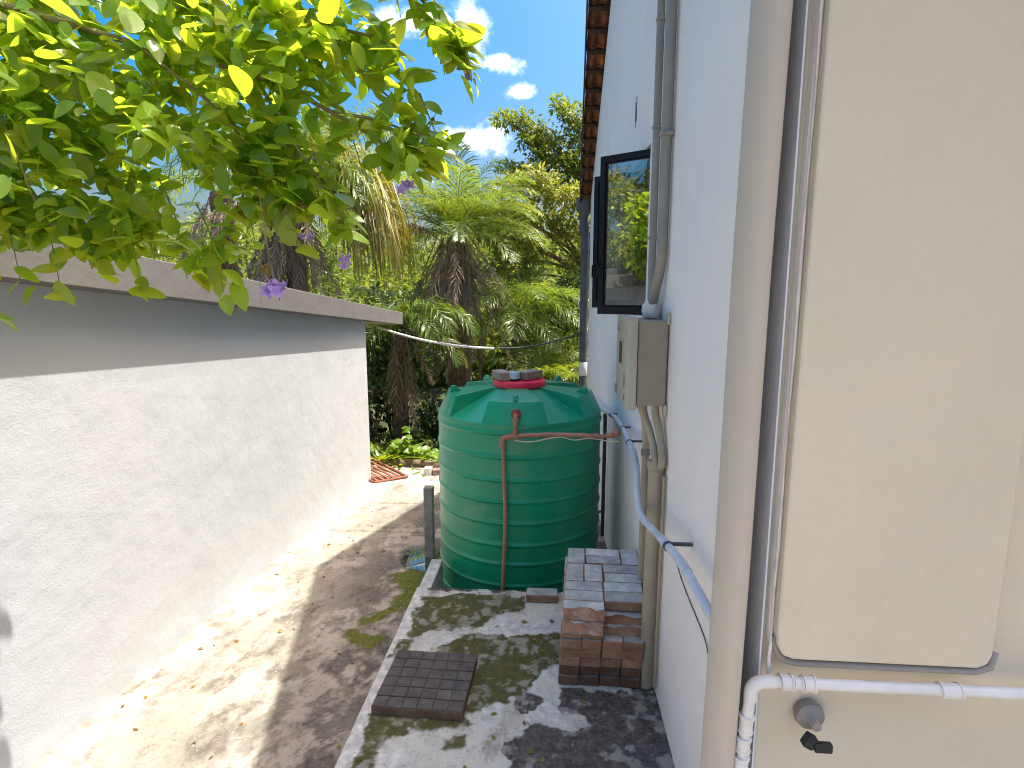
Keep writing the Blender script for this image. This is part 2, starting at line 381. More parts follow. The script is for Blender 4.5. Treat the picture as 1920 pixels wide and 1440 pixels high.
def g_pale(X, Y):                              # sunlit white put into the colour along the foot of the white wall
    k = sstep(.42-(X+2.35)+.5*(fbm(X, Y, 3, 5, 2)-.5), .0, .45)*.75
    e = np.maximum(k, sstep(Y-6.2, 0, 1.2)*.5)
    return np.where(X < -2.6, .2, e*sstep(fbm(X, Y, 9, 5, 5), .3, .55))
def g_grime_shade(X, Y):
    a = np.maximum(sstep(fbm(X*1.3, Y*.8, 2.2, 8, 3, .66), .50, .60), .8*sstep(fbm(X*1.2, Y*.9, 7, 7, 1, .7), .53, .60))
    near = sstep(X+1.60+.3*(fbm(X, Y, 4, 4)-.5), -.3, .5)  # lichen grime thinned on the sunlit side, so house shade is in the colour
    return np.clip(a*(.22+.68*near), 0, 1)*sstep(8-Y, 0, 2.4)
def g_wet(X, Y):
    wx, wy = warp(X, Y, .12, 6); return sstep(psdf(wx, wy, PUD), -.10, .0)
def g_crack(X, Y):
    k = np.exp(-((Y-5.29-.01*(X+1.7)+.006*(fbm(X, Y, 6, 3, 4)-.5))/.008)**2)+np.exp(-((Y-6.2-.01*(X+1.7)+.006*(fbm(X, Y, 6, 3, 4)-.5))/.008)**2)
    return np.clip(k, 0, 1)*.8
xs = np.unique(np.concatenate([np.linspace(-12, -4, 9), np.linspace(-4, -2.5, 7), np.arange(-2.5, -.72, .0125), np.linspace(-.7, .6, 10), np.linspace(1, 12, 8)]))
ys = np.unique(np.concatenate([np.linspace(-12, 0, 9), np.arange(.3, 1.6, .1), np.arange(1.6, 8.0, .0135), [8.0]]))
me = sheet('ground', xs, ys, g_z, 'alley_concrete', dict(moss=g_moss, bright_moss=lambda X, Y: g_moss(X, Y)*.95, pale=g_pale, grime=g_grime_shade, wet=g_wet, crack=g_crack))
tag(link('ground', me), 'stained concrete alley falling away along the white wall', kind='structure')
# puddle
bmw = MB(); pts = [(x+.0, y) for x, y in PUD]; cx = sum(p[0] for p in pts)/7; cy = sum(p[1] for p in pts)/7
bmw.add([(cx+(x-cx)*1.7, cy+(y-cy)*1.5, PW-.012) for x, y in pts], [tuple(range(7))])
tag(bmw.build('puddle', 'puddle_water'), 'puddle of water on the concrete beside the tank', kind='structure')

# hillside
def h_z(X, Y):
    return -.75 - .10*np.clip(Y-8, 0, 4) + .17*np.clip(Y-13, 0, 60) + .35*(fbm(X, Y, .5, 4, 1)-.5) - .35*np.clip(8.3-Y, 0, 1)
xs = np.linspace(-60, 60, 121); ys = np.unique(np.concatenate([np.linspace(-80, 7, 20), np.linspace(7.2, 30, 60), np.linspace(31, 120, 40)]))
me = sheet('hillside', xs, ys, h_z, 'soil', {})
tag(link('hillside', me), 'leaf strewn ground falling and rising behind the houses', kind='structure')

# ------------------------------------------------------------ concrete platform
PX0, PY1 = -.877, 3.555
SM = [[(-.81,3.42),(-.617,3.47),(-.148,3.48),(-.142,3.328),(-.286,3.258),(-.401,3.123),(-.613,3.065),(-.80,2.98),(-.82,3.22)],
      [(-.60,2.86),(-.50,3.0),(-.36,3.05),(-.20,3.02),(.069,3.06),(.066,2.80),(-.072,2.66),(-.196,2.50),(-.363,2.40),(-.439,2.56),(-.36,2.75)],
      [(-.84,2.36),(-.657,2.40),(-.383,2.39),(-.33,2.33),(-.5,2.30),(-.68,2.26),(-.736,2.17),(-.735,1.9),(-.80,1.9),(-.79,2.2)],
      [(-.46,2.24),(-.342,2.27),(-.345,2.20),(-.45,2.17)], [(-.84,2.95),(-.77,2.98),(-.79,2.75),(-.84,2.8)]]
SD = [[(-.19,2.55),(-.095,2.57),(-.015,2.50),(-.064,2.41),(-.141,2.45)],
      [(.05,2.60),(.218,2.60),(.6,2.60),(.6,1.6),(-.2,1.6),(-.18,2.21),(-.098,2.345),(.082,2.32),(.18,2.34),(.17,2.41),(.06,2.42)],
      [(-.78,3.52),(.5,3.52),(.5,3.60),(-.8,3.60)], [(.44,2.6),(.6,2.6),(.6,3.6),(.50,3.6)]]
def s_mask(polys, a, f, e0, e1, s):
    def g(X, Y):
        wx = X+a*(fbm(X, Y, f, 5, s)-.5); wy = Y+a*(fbm(X, Y, f, 5, s+2)-.5)
        d = np.max([psdf(wx, wy, p) for p in polys], 0); return sstep(d+.03*(fbm(X, Y, 45, 4, s+1)-.5), e0, e1)
    return g
s_moss0 = s_mask(SM, .14, 9, -.014, .006, 1); s_dark0 = s_mask(SD, .13, 9, -.004, .005, 3)
def s_moss(X, Y): return s_moss0(X, Y)*(.62+.38*sstep(fbm(X, Y, 16, 6, 2, .62), .36, .50))
def s_dark(X, Y): return s_dark0(X, Y)*(.62+.38*sstep(fbm(X, Y, 16, 6, 4), .36, .46))
def s_pale(X, Y):
    edge = sstep(.085+.06*(fbm(X, Y, 9, 5, 1)-.5)-(X-PX0), -.008, .012)
    band = sstep(fbm(X, Y, 4.5, 7, 5, .62), .47, .56)*.8
    return np.maximum(edge, band)
def s_z(X, Y):
    z = .0025*(fbm(X, Y, 3, 4)-.5)+.003*(fbm(X, Y, 30, 4, 2)-.5)+.005*s_moss0(X, Y)*(.5+fbm(X, Y, 60, 3, 1)*.8)-.002*s_dark0(X, Y)
    return z
xs = np.concatenate([[PX0-.002, PX0+.003], np.arange(PX0+.008, WX+.03, .006)]); ys = np.unique(np.concatenate([np.arange(-1.0, 1.7, .08), np.arange(1.7, PY1, .006), [PY1-.004, PY1]]))
def s_z2(X, Y):
    r = np.minimum(X-PX0+.002, PY1-Y+.001); chip = .006*fbm(X, Y, 22, 4, 3)
    return s_z(X, Y) - np.clip(.012+chip-r, 0, .03)**1.0*.8
me = sheet('platform', xs, ys, s_z2, 'slab_concrete', dict(moss=s_moss, pale=s_pale, grime=s_dark, bright_moss=lambda X, Y: .25*s_moss0(X, Y)))
plat = tag(link('platform', me), 'raised mossy concrete platform', kind='structure')
b = MB(); b.box((PX0, -1, -.6), (WX+.02, PY1, -.035)); b.build('platform_base', 'slab_concrete', plat)
b = MB()                                        # side skin joining sheet and base
for (x0, y0, x1, y1) in ((PX0-.003, -1, PX0-.003, PY1+.001), (PX0-.003, PY1+.001, WX+.02, PY1+.001)):
    n = 60
    for i in range(n):
        t0, t1 = i/n, (i+1)/n; k = len(b.v)
        b.v += [(x0+(x1-x0)*t0, y0+(y1-y0)*t0, -.6), (x0+(x1-x0)*t1, y0+(y1-y0)*t1, -.6), (x0+(x1-x0)*t1, y0+(y1-y0)*t1, -.012), (x0+(x1-x0)*t0, y0+(y1-y0)*t0, -.012)]; b.f.append((k, k+1, k+2, k+3))
b.build('platform_side', 'slab_concrete', plat)
# kerb that carries on past the platform beside the tank
b = MB(); b.box((PX0, PY1+.004, -.5), (PX0+.085, 4.02, -.03)); o = b.build('kerb', 'slab_concrete', None, bevel=.008); tag(o, 'pale concrete kerb running on beside the tank foot', kind='structure')
a = o.data.attributes.new('pale', 'FLOAT', 'POINT'); a.data.foreach_set('value', [1.0]*len(o.data.vertices))

# ------------------------------------------------------------ house
HC = 8.30                                    # far corner
house = empty('house', (WX, 5, -.5), 'tall pale grey plastered house with clay tiled gable and open black window', 'house')
AP = 5.05
RP = [(1.2, 3.24), (AP, 5.76), (8.42, 3.16)]     # roof underside along the gable (y, z)
def rz(y): return float(np.interp(y, [p[0] for p in RP], [p[1] for p in RP]))
WO = (3.33, 4.62, 1.80, 2.745)                  # window opening y0 y1 z0 z1
b = MB(); T = .24
ysx = [1.62, WO[0], WO[1], WO[1]+.01, HC]
for x, flip in ((WX, 0), (WX+T, 1)):
    for i in range(4):
        y0, y1 = ysx[i], ysx[i+1]
        rects = [((-.6, -.6), (rz(y0)-.03, rz(y1)-.03))]
        if i == 1: rects = [((-.6, -.6), (WO[2], WO[2])), ((WO[3], WO[3]), (rz(y0)-.03, rz(y1)-.03))]
        for (za, zb), (zc, zd) in rects: b.add([(x, y0, za), (x, y1, zb), (x, y1, zd), (x, y0, zc)], [(0, 1, 2, 3)])
y0, y1, z0, z1 = WO
for q in ([(y0,z0),(y1,z0)], [(y1,z0),(y1,z1)], [(y1,z1),(y0,z1)], [(y0,z1),(y0,z0)]):
    b.add([(WX, *q[0]), (WX, *q[1]), (WX+T, *q[1]), (WX+T, *q[0])], [(0, 1, 2, 3)])
b.add([(WX, HC, -.9), (WX+6, HC, -.9), (WX+6, HC, rz(HC)-.03), (WX, HC, rz(HC)-.03)], [(0, 1, 2, 3)])
me = bpy.data.meshes.new('wall'); me.from_pydata(b.v, [], b.f); me.materials.append(MATS['wall_paint']); link('wall', me, house)
# rounded pier at the near corner
prof = [(WX+.004, 1.72), (.512, 1.625), (.474, 1.54), (.447, 1.482), (.437, 1.44), (.443, 1.405), (.456, 1.385), (.474, 1.376), (.494, 1.38), (.508, 1.393), (.517, 1.42), (.519, 1.47), (.519, 1.66)]
prof = [tuple(p) for p in catmull([Vector((*p, 0)) for p in prof], 5)]
b = MB(); zs = [-.3, .4, 1.2, 2.0, 2.8, 3.4]
for z in zs:
    for p in prof: b.v.append((p[0]+.011*(z-1.93)+(.004*math.sin(z*2.1)), p[1], z))
n = len(prof)
for i in range(len(zs)-1):
    for j in range(n-1): b.f.append((i*n+j, i*n+j+1, (i+1)*n+j+1, (i+1)*n+j))
b.build('corner_pier', 'pier_paint', house, sm=True)
# return wall to the right of the pier and the cream panel on it
b = MB(); b.box((.566, 1.462, -.4), (3.2, 1.66, 3.38)); b.box((.536, 1.665, -.4), (3.2, 1.80, 3.38)); b.build('end_wall', 'cream_paint', house, bevel=.012)
b = MB(); b.box((.5605, 1.44, -.4), (.5645, 1.664, 3.36)); b.build('reveal_strip', 'reveal_sky_tint', house)
pan = [(.60, 3.28), (.588, 1.08), (.592, 1.035), (.606, 1.008), (.632, .998), (1.085, .994), (1.108, 1.005), (1.118, 1.03), (1.12, 3.28)]
def panel(off, y0, y1, bld):
    c = Vector((1.2, 2.0)); P = [Vector(p) for p in pan]; Q = []
    for i, p in enumerate(P):
        q = p.copy(); 
        q.x += -off if p.x < .9 else off; q.y += -off if p.y < 2 else off; Q.append(q)
    k = len(bld.v); m = len(Q)
    bld.v += [(q.x, y0, q.y) for q in Q]+[(q.x, y1, q.y) for q in Q]
    bld.f.append(tuple(range(k, k+m))); bld.f.append(tuple(range(k+2*m-1, k+m-1, -1)))
    for i in range(m): bld.f.append((k+i, k+(i+1) % m, k+m+(i+1) % m, k+m+i))
    return bld
panel(0, 1.405, 1.450, MB()).build('wall_panel', 'cream_paint', house, bevel=.006)
panel(.010, 1.44, 1.4615, MB()).build('panel_backing', 'wall_paint', house)
sl = [Vector((p[0]-.006+.0015*math.sin(i*2.3), 1.43, p[1])) for i, p in enumerate(catmull([Vector((*p, 0)) for p in pan[:5]], 14))]
MB().tube(sl, [.0035+.0018*math.sin(i*1.7) for i in range(len(sl))], 6).build('sealant_bead', 'white_putty', house, sm=True)
b = MB(); b.tube([(.5915, 1.43, 1.05), (.5935, 1.43, 1.02), (.602, 1.428, .998), (.622, 1.425, .985), (.65, 1.422, .980), (1.09, 1.42, .978), (1.125, 1.42, .99), (1.136, 1.425, 1.03)], .010, 8); b.build('panel_trim', 'conduit_grey', house, sm=True)
# room behind the window
b = MB(); x0, x1, ya, yb, za, zb = WX+T+.002, 3.4, 2.2, 7.6, .2, 3.05
for q in ([(x1,ya,za),(x1,yb,za),(x1,yb,zb),(x1,ya,zb)], [(x0,ya,za),(x1,ya,za),(x1,ya,zb),(x0,ya,zb)], [(x0,yb,za),(x1,yb,za),(x1,yb,zb),(x0,yb,zb)], [(x0,ya,za),(x1,ya,za),(x1,yb,za),(x0,yb,za)], [(x0,ya,zb),(x1,ya,zb),(x1,yb,zb),(x0,yb,zb)]):
    b.add(q, [(0, 1, 2, 3)])
me = bpy.data.meshes.new('room'); me.from_pydata(b.v, [], b.f); me.materials.append(MATS['room_paint']); link('room', me, house)
# window: fixed frame with panes, two sashes swung out
def frame_y(b, x0, x1, ya, yb, za, zb, w):
    b.box((x0, ya, za), (x1, ya+w, zb)); b.box((x0, yb-w, za), (x1, yb, zb)); b.box((x0, ya+w, za), (x1, yb-w, za+w)); b.box((x0, ya+w, zb-w), (x1, yb-w, zb))
b = MB(); y0, y1, z0, z1 = WO; fx0, fx1 = WX+.055, WX+.105
frame_y(b, fx0, fx1, y0+.002, y1-.002, z0+.012, z1-.002, .035)
for ym in (3.70, 4.07, 4.44): b.box((fx0+.002, ym-.018, z0+.047), (fx1-.002, ym+.018, z1-.037))
wf = b.build('window_frame', 'window_metal', house, bevel=.003)
b = MB()
for ya, yb in ((3.72, 4.05), (4.46, 4.58)):
    b = MB(); b.box((fx0+.02, ya, z0+.048), (fx0+.026, yb, z1-.038)); b.build('pane', 'window_glass', wf)
def sash(hx, hy, fx, fy, za, zb, label):
    d = Vector((fx-hx, fy-hy, 0)); L = d.length; ang = math.atan2(d.y, d.x); M = Matrix.Translation((hx, hy, 0)) @ Matrix.Rotation(ang, 4, 'Z')
    b = MB(); w, t = .036, .034
    for lo, hi in (((0,-t/2,za),(w,t/2,zb)), ((L-w,-t/2,za),(L,t/2,zb)), ((w,-t/2,za),(L-w,t/2,za+w+.01)), ((w,-t/2,zb-w),(L-w,t/2,zb))): b.box(lo, hi, M)
    w2 = .010
    for lo, hi in (((w,-.008,za+w+.01),(w+w2,.008,zb-w)), ((L-w-w2,-.008,za+w+.01),(L-w,.008,zb-w)), ((w+w2,-.008,za+w+.01),(L-w-w2,.008,za+w+.01+w2)), ((w+w2,-.008,zb-w-w2),(L-w-w2,.008,zb-w))): b.box(lo, hi, M)
    s = b.build('sash', 'window_metal', house, bevel=.0025); s['label'] = label
    b = MB(); b.box((w+.002, -.003, za+w+.012), (L-w-.002, .003, zb-w-.002), M); b.build('pane', 'window_glass', s)
    b = MB(); b.tube([M @ Vector((L-.018, t/2+.004, za+.30)), M @ Vector((L-.018, t/2+.03, za+.30)), M @ Vector((L-.018, t/2+.032, za+.22))], .006, 8)
    b.build('handle', 'window_metal', s)
sash(.605, 3.37, .288, 3.585, 1.812, 2.728, 'nearer black sash swung open')
sash(.605, 4.10, .305, 4.31, 1.835, 2.755, 'farther black sash swung open')
b = MB(); b.box((WX-.035, WO[0]-.03, WO[2]-.035), (fx0, WO[1]+.03, WO[2]+.010)); b.build('window_sill', 'wall_paint', house, bevel=.006)
b = MB(); b.box((WX-.003, 3.93, 3.02), (WX+.01, 3.945, 3.17)); b.box((WX-.003, 3.975, 2.99), (WX+.01, 3.983, 3.15)); b.build('wall_slot', 'dark_roof_wood', house)
# roof: verge of clay tiles on battens, seen from beneath
def xo(y): return .315+.028*(max(y, AP)-6.2)
def tile_mesh(sl):
    b = MB(); nx, L = 26, .30
    for i in range(nx+1):
        x = i/nx*.46; w = .021*math.cos(2*math.pi*x/.115)
        for (s, dz) in ((0, 0), (L, .0)): b.v.append((x, s, w+dz))
    for i in range(nx+1):
        x = i/nx*.46; w = .021*math.cos(2*math.pi*x/.115)+.014
        for (s, dz) in ((0, 0), (L, 0)): b.v.append((x, s, w+dz))
    m = 2*(nx+1)
    for i in range(nx):
        a = 2*i; b.f += [(a, a+1, a+3, a+2), (m+a+2, m+a+3, m+a+1, m+a), (a, a+2, m+a+2, m+a), (a+1, m+a+1, m+a+3, a+3)]
    b.f += [(0, m, m+1, 1), (2*nx, 2*nx+1, m+2*nx+1, m+2*nx)]
    return b.mesh('roof_tile', 'roof_clay', True, 40)
tm = tile_mesh(1)
for side, (ya, yb) in enumerate(((8.47, AP), (1.15, AP))):
    za, zb = rz(min(ya, 8.42)) + (.0 if side else -.03), rz(AP); L = math.hypot(yb-ya, zb-za); n = int(L/.222)
    ang = math.atan2(zb-za, abs(yb-ya))
    bme = MB().box((0, -.024, -.034), (.45, .024, 0)).mesh('batten', 'dark_roof_wood')
    for i in range(n+1):
        t = (i*.222)/L
        if t > 1: break
        y = ya+(yb-ya)*t; z = za+(zb-za)*t
        o = link('roof_tile', tm); o.parent = house; o.matrix_parent_inverse = Matrix.Translation(house.location).inverted()
        o.location = (xo(y)+.022+random.uniform(-.004, .004), y, z+.020); o.rotation_euler = (ang-.06, 0, 0) if side else (ang-.06, 0, 0)
        if side == 0: o.scale = (1, -1, 1); o.rotation_euler = (-(ang-.06), 0, 0)
        q = link('batten', bme); q.parent = house; q.matrix_parent_inverse = Matrix.Translation(house.location).inverted()
        yq = y+(yb-ya)/L*.045
        q.location = (xo(y)+.020, yq, za+(zb-za)*(t+.045/L)-.006); q.rotation_euler = ((-ang) if side == 0 else ang, 0, 0)
b = MB()
for (ya, yb) in ((8.49, AP), (1.12, AP)):
    n = 14
    for i in range(n):
        p, q = ya+(yb-ya)*i/n, ya+(yb-ya)*(i+1)/n
        zp, zq = np.interp([p, q], [1.12, AP, 8.49], [3.19, 5.76, 3.10])
        b.add([(xo(p), p, zp-.05), (xo(q), q, zq-.05), (xo(q), q, zq+.085), (xo(p), p, zp+.085), (xo(p)+.018, p, zp-.05), (xo(q)+.018, q, zq-.05), (xo(q)+.018, q, zq+.085), (xo(p)+.018, p, zp+.085)],
              [(0,1,2,3),(4,7,6,5),(0,4,5,1),(3,2,6,7)])
b.build('barge_board', 'dark_roof_wood', house)
b = MB()
for (ya, yb, z0_, z1_) in ((8.5, AP, 3.10, 5.76), (1.12, AP, 3.19, 5.76)):
    b.add([(.78, ya, z0_+.05), (7, ya, z0_+.05), (7, yb, z1_+.05), (.78, yb, z1_+.05), (.78, ya, z0_), (7, ya, z0_), (7, yb, z1_), (.78, yb, z1_)], [(0,1,2,3),(4,7,6,5),(0,4,5,1),(0,3,7,4)])
b.build('roof_deck', 'roof_clay', house)
# gutter end and downpipe
dp = empty('downpipe', (.44, 8.42, -.9), 'dark grey downpipe with hopper at far corner of house', 'downpipe')
b = MB(); b.tube([(.475, 8.43, 3.25), (.46, 8.42, 3.10), (.445, 8.41, 2.98), (.450, 8.41, 2.85), (.466, 8.41, 2.6), (.470, 8.41, -.8)], .056, 14, subdiv=5); b.build('pipe', 'downpipe_grey', dp, sm=True, ang=50)
b = MB(); b.lathe([(.058, 2.78), (.068, 2.79), (.068, 2.90), (.058, 2.92)], 16, (.449, 8.41, 0)); b.build('coupling', 'downpipe_grey', dp, sm=True, ang=40)
b = MB(); b.lathe([(.058, 3.02), (.105, 3.09), (.118, 3.18), (.118, 3.26)], 18, (.452, 8.42, 0)); b.build('hopper', 'downpipe_grey', dp, sm=True, ang=40)
b = MB(); b.lathe([(.058, .76), (.061, .765), (.061, .95), (.058, .955)], 14, (.470, 8.41, 0)); b.build('sleeve', 'white_pvc', dp, sm=True, ang=40)
b = MB(); b.tube([(.56, 8.46, 3.22), (3, 8.46, 3.24)], .07, 10); b.build('gutter', 'downpipe_grey', dp, sm=True, ang=50)

# ------------------------------------------------------------ meter box and pipes on the house wall
mb = empty('meter_box', (.45, 2.83, 1.4), 'beige electrical meter box fixed to the house wall below the window', 'meter box')
MBY0, MBY1 = 2.62, 3.03
b = MB(); b.box((.392, MBY0, 1.425), (WX-.006, MBY1, 1.812)); b.build('box', 'meter_grey', mb, bevel=.006)
b = MB(); b.box((.344, MBY0-.012, 1.408), (.389, MBY1+.012, 1.828)); do = b.build('door', 'meter_grey_door', mb, bevel=.007)
b = MB(); b.box((.3405, 2.77, 1.60), (.3435, 2.89, 1.705)); b.build('viewing_window', 'black_rubber', do)
b = MB(); frame_y(b, .3385, .3437, 2.755, 2.905, 1.585, 1.72, .014); b.build('window_surround', 'meter_grey_door', do)
b = MB(); b.lathe([(.010, .333), (.010, .344)], 12, (0, 2.93, 1.76), 'X'); b.box((.337, 2.68, 1.50), (.3437, 2.70, 1.56)); b.box((.337, 2.68, 1.44), (.3437, 2.70, 1.465)); b.box((.336, 2.98, 1.43), (.3437, 3.02, 1.47)); b.build('latch', 'conduit_grey', do)
for z in (1.80, 1.385):
    b = MB(); b.box((WX-.016, MBY0-.022, z-.005), (WX-.002, MBY0+.03, z+.05)); b.build('bracket', 'meter_grey_door', mb, bevel=.006)
b = MB(); b.box((.45, MBY0+.01, 1.4245), (.523, MBY1-.05, 1.4255)); 
cn = empty('conduit', (.49, 2.95, 1.8), 'left grey electrical conduit climbing the house wall above the meter box', 'conduit', 'conduits above the meter box')
MB().tube([(.492, 2.905, 1.86), (.497, 2.96, 2.02), (.499, 2.975, 2.4), (.499, 2.975, 3.75)], .0185, 12, subdiv=5).build('pipe', 'conduit_grey', cn, sm=True, ang=50)
for z in (2.20, 2.72, 3.2): 
    b = MB(); b.box((WX-.052, 2.953, z), (WX-.001, 2.997, z+.016)); b.build('saddle_clip', 'conduit_grey', cn, bevel=.004)
cn = empty('conduit', (.49, 2.75, 1.8), 'right grey electrical conduit bending away above the white putty blob', 'conduit', 'conduits above the meter box')
MB().tube([(.480, 2.86, 1.84), (.490, 2.80, 1.95), (.499, 2.735, 2.08), (.500, 2.725, 2.3), (.500, 2.72, 3.75)], .024, 12, subdiv=5).build('pipe', 'conduit_grey', cn, sm=True, ang=50)
for z in (2.62, 3.25):
    b = MB(); b.box((WX-.058, 2.69, z), (WX-.001, 2.75, z+.018)); b.build('saddle_clip', 'conduit_grey', cn, bevel=.004)
b = MB(); b.lathe([(.030, 1.812), (.041, 1.82), (.045, 1.845), (.043, 1.875), (.034, 1.895), (.020, 1.903)], 20, (.484, 2.85, 0))
o = b.build('putty', 'white_putty', None, sm=True); tag(o, 'white sealing putty lump round the conduit on top of meter box', 'putty')
for v in o.data.vertices: v.co += Vector((math.sin(v.co.y*130+v.co.z*90), math.sin(v.co.x*150), math.sin(v.co.x*90+v.co.y*70)))*.003

sp = empty('supply_pipe', (.48, 2.8, 0), 'thick beige conduit rising from the platform to the meter box', 'conduit')
b = MB(); b.tube([(.492, 2.66, 0), (.490, 2.60, 1.16)], .036, 16); b.build('pipe', 'conduit_beige', sp, sm=True, ang=50)
b = MB(); b.lathe([(.036, 1.135), (.042, 1.14), (.042, 1.165), (.039, 1.175)], 16, (.490, 2.60, 0)); b.build('collar', 'conduit_beige', sp, sm=True, ang=40)
b = MB(); b.tube([(.482, 2.575, 1.16), (.480, 2.585, 1.20), (.468, 2.64, 1.28), (.445, 2.71, 1.37), (.44, 2.72, 1.43)], .017, 10, subdiv=4); b.build('branch', 'conduit_beige', sp, sm=True, ang=50)
b = MB(); b.tube([(.502, 2.55, 1.16), (.504, 2.55, 1.20), (.500, 2.62, 1.31), (.488, 2.66, 1.38), (.486, 2.665, 1.43)], .018, 10, subdiv=4); b.build('branch', 'conduit_beige', sp, sm=True, ang=50)
b = MB(); b.tube([(.517, 2.57, .05), (.517, 2.545, 1.12)], .008, 8); b.build('branch', 'conduit_beige', sp, sm=True, ang=50)
sp = empty('narrow_conduit', (.49, 3.1, 0), 'slim beige conduit just left of the thick one under the meter box', 'conduit')
b = MB(); b.tube([(.497, 2.95, 0), (.497, 2.95, 1.12), (.495, 2.945, 1.20), (.475, 2.90, 1.32), (.44, 2.87, 1.40), (.44, 2.87, 1.43)], .018, 12, subdiv=4); b.build('pipe', 'conduit_beige', sp, sm=True, ang=50)
b = MB(); b.lathe([(.021, 1.10), (.024, 1.105), (.024, 1.13), (.021, 1.135)], 14, (.497, 2.95, 0)); b.build('collar', 'conduit_grey', sp, sm=True, ang=40)

bp = empty('water_pipe', (.46, 3, 1.0), 'pale blue grey plastic water pipe running along the house wall', 'pipe')
BP = [(.485, 6.4, .80), (.485, 5.5, .85), (.485, 4.75, .95), (.485, 4.2, 1.03), (.48, 3.75, 1.055), (.468, 3.45, 1.075), (.447, 3.12, 1.10), (.432, 2.88, 1.115), (.42, 2.71, 1.08), (.415, 2.64, .995), (.418, 2.55, .935), (.427, 2.36, .955), (.440, 2.075, 1.005), (.455, 1.84, 1.025), (.468, 1.60, 1.015), (.478, 1.50, 1.01)]
MB().tube(BP, .0155, 12, subdiv=4).build('pipe', 'blue_pipe', bp, sm=True, ang=60)
BC = catmull([Vector(p) for p in BP], 10)
for i, nm in ((31, 'coupling'), (52, 'coupling'), (64, 'coupling'), (87, 'coupling'), (104, 'coupling'), (118, 'coupling'), (128, 'coupling')):
    MB().tube([BC[i], BC[i+1], BC[i+3] if i+3 < len(BC) else BC[-1]], .0178, 12).build(nm, 'blue_pipe', bp, sm=True, ang=50)
for i in (24, 40, 56, 121):
    c = BC[i]; b = MB(); b.box((c.x-.002, c.y-.008, c.z+.004), (WX-.001, c.y+.008, c.z+.015)); b.tube([c+Vector((0, -.009, 0)), c+Vector((0, .009, 0))], .0195, 12); b.build('wall_clip', 'dark_pipe', bp, bevel=.002)
dpp = MB().tube([(.497, 5.15, -.30), (.497, 5.15, .78), (.492, 5.13, .86)], .018, 10).tube([(.497, 5.15, -.05), (.42, 5.18, -.10), (.40, 5.2, -.35)], .014, 8).build('drain_pipe', 'dark_pipe', None, sm=True, ang=50)
tag(dpp, 'dark vertical pipe on the house wall behind the green tank', 'pipe')
wr_ = MB().tube([(.527, 2.36, .86), (.527, 2.2, .815), (.527, 2.06, .80), (.527, 1.83, .785), (.52, 1.74, .76)], .0022, 6, subdiv=5).build('thin_wire', 'dark_wire', None, sm=True)
tag(wr_, 'thin dark wire sagging on the house wall under the blue pipe', 'wire')

# white pvc pipe at the near corner
pv = empty('pvc_pipe', (.53, 1.40, .5), 'white plastic pipe with elbow and couplings below the cream panel', 'pipe')
PY = 1.40
V = [(.512, PY, -.2), (.514, PY, .60), (.524, PY, .80), (.530, PY, .90), (.538, PY, .926), (.560, PY, .938), (.60, PY, .937), (2.2, PY, .925)]
ARC = [(.562-.032*math.cos(t), PY, .905+.032*math.sin(t)) for t in [i*math.pi/2/8 for i in range(9)]]
MB().tube([(.512, PY, -.2), (.514, PY, .60), (.522, PY, .80)]+ARC[:1], .0148, 16).build('pipe', 'white_pvc', pv, sm=True, ang=60)
MB().tube([ARC[-1], (.60, PY, .937), (2.2, PY, .930)], .0148, 16).build('pipe', 'white_pvc', pv, sm=True, ang=60)
MB().tube([(.5295, PY, .886)]+ARC+[(.585, PY, .937)], .0172, 18).build('elbow', 'white_pvc', pv, sm=True, ang=60)
def ring(p, d, L, r, mat='white_pvc', nm='coupling', par=pv, lip=.003):
    p = Vector(p); d = Vector(d).normalized()
    MB().tube([p-d*L/2, p-d*(L/2-.004), p-d*(L/2-.0041), p+d*(L/2-.0041), p+d*(L/2-.004), p+d*L/2], [r+lip, r+lip, r, r, r+lip, r+lip], 18).build(nm, mat, par, sm=True, ang=40)
ring((.523, PY, .815), (.06, 0, 1), .045, .0178); ring((.519, PY, .755), (.05, 0, 1), .04, .018)
ring((.5155, PY, .685), (.03, 0, 1), .065, .0195); ring((.514, PY, .64), (.02, 0, 1), .02, .021)
ring((.616, PY, .937), (1, 0, 0), .030, .020); ring((.645, PY, .936), (1, 0, 0), .022, .0165); ring((.672, PY, .936), (1, 0, 0), .030, .0195); ring((1.02, PY, .934), (1, 0, 0), .05, .019)
MB().tube([(.512, PY, .926-.035), (.53, PY, .93), (.56, PY, .938)], .017, 14, subdiv=4)
b = MB(); b.tube([(.499, 1.425, -.2), (.500, 1.425, .668)], .010, 10); tag(b.build('blue_hose', 'blue_plastic' if 'blue_plastic' in MATS else 'blue_pipe', None, sm=True, ang=50), 'bright blue pipe stub behind the white pipe at the corner', 'pipe')
m_ = simple('blue_plastic', (.02, .16, .42), .4, .1); bpy.data.objects['blue_hose'].data.materials[0] = m_
tp = empty('tap', (.69, 1.44, .8), 'grey round tap body with black handle on the cream wall', 'tap')
b = MB(); b.lathe([(.014, 1.462), (.036, 1.459), (.039, 1.445), (.036, 1.432), (.020, 1.425), (.013, 1.415), (.012, 1.395)], 24, (.702, 0, .815), 'Y'); b.build('body', 'conduit_grey', tp, sm=True, ang=40)
b = MB(); b.box((.666, 1.375, .765), (.694, 1.40, .80), Matrix.Translation((.68, 0, .78)) @ Matrix.Rotation(.5, 4, 'Y') @ Matrix.Translation((-.68, 0, -.78))); b.box((.69, 1.37, .76), (.735, 1.388, .785)); b.build('handle', 'black_rubber', tp, bevel=.004)

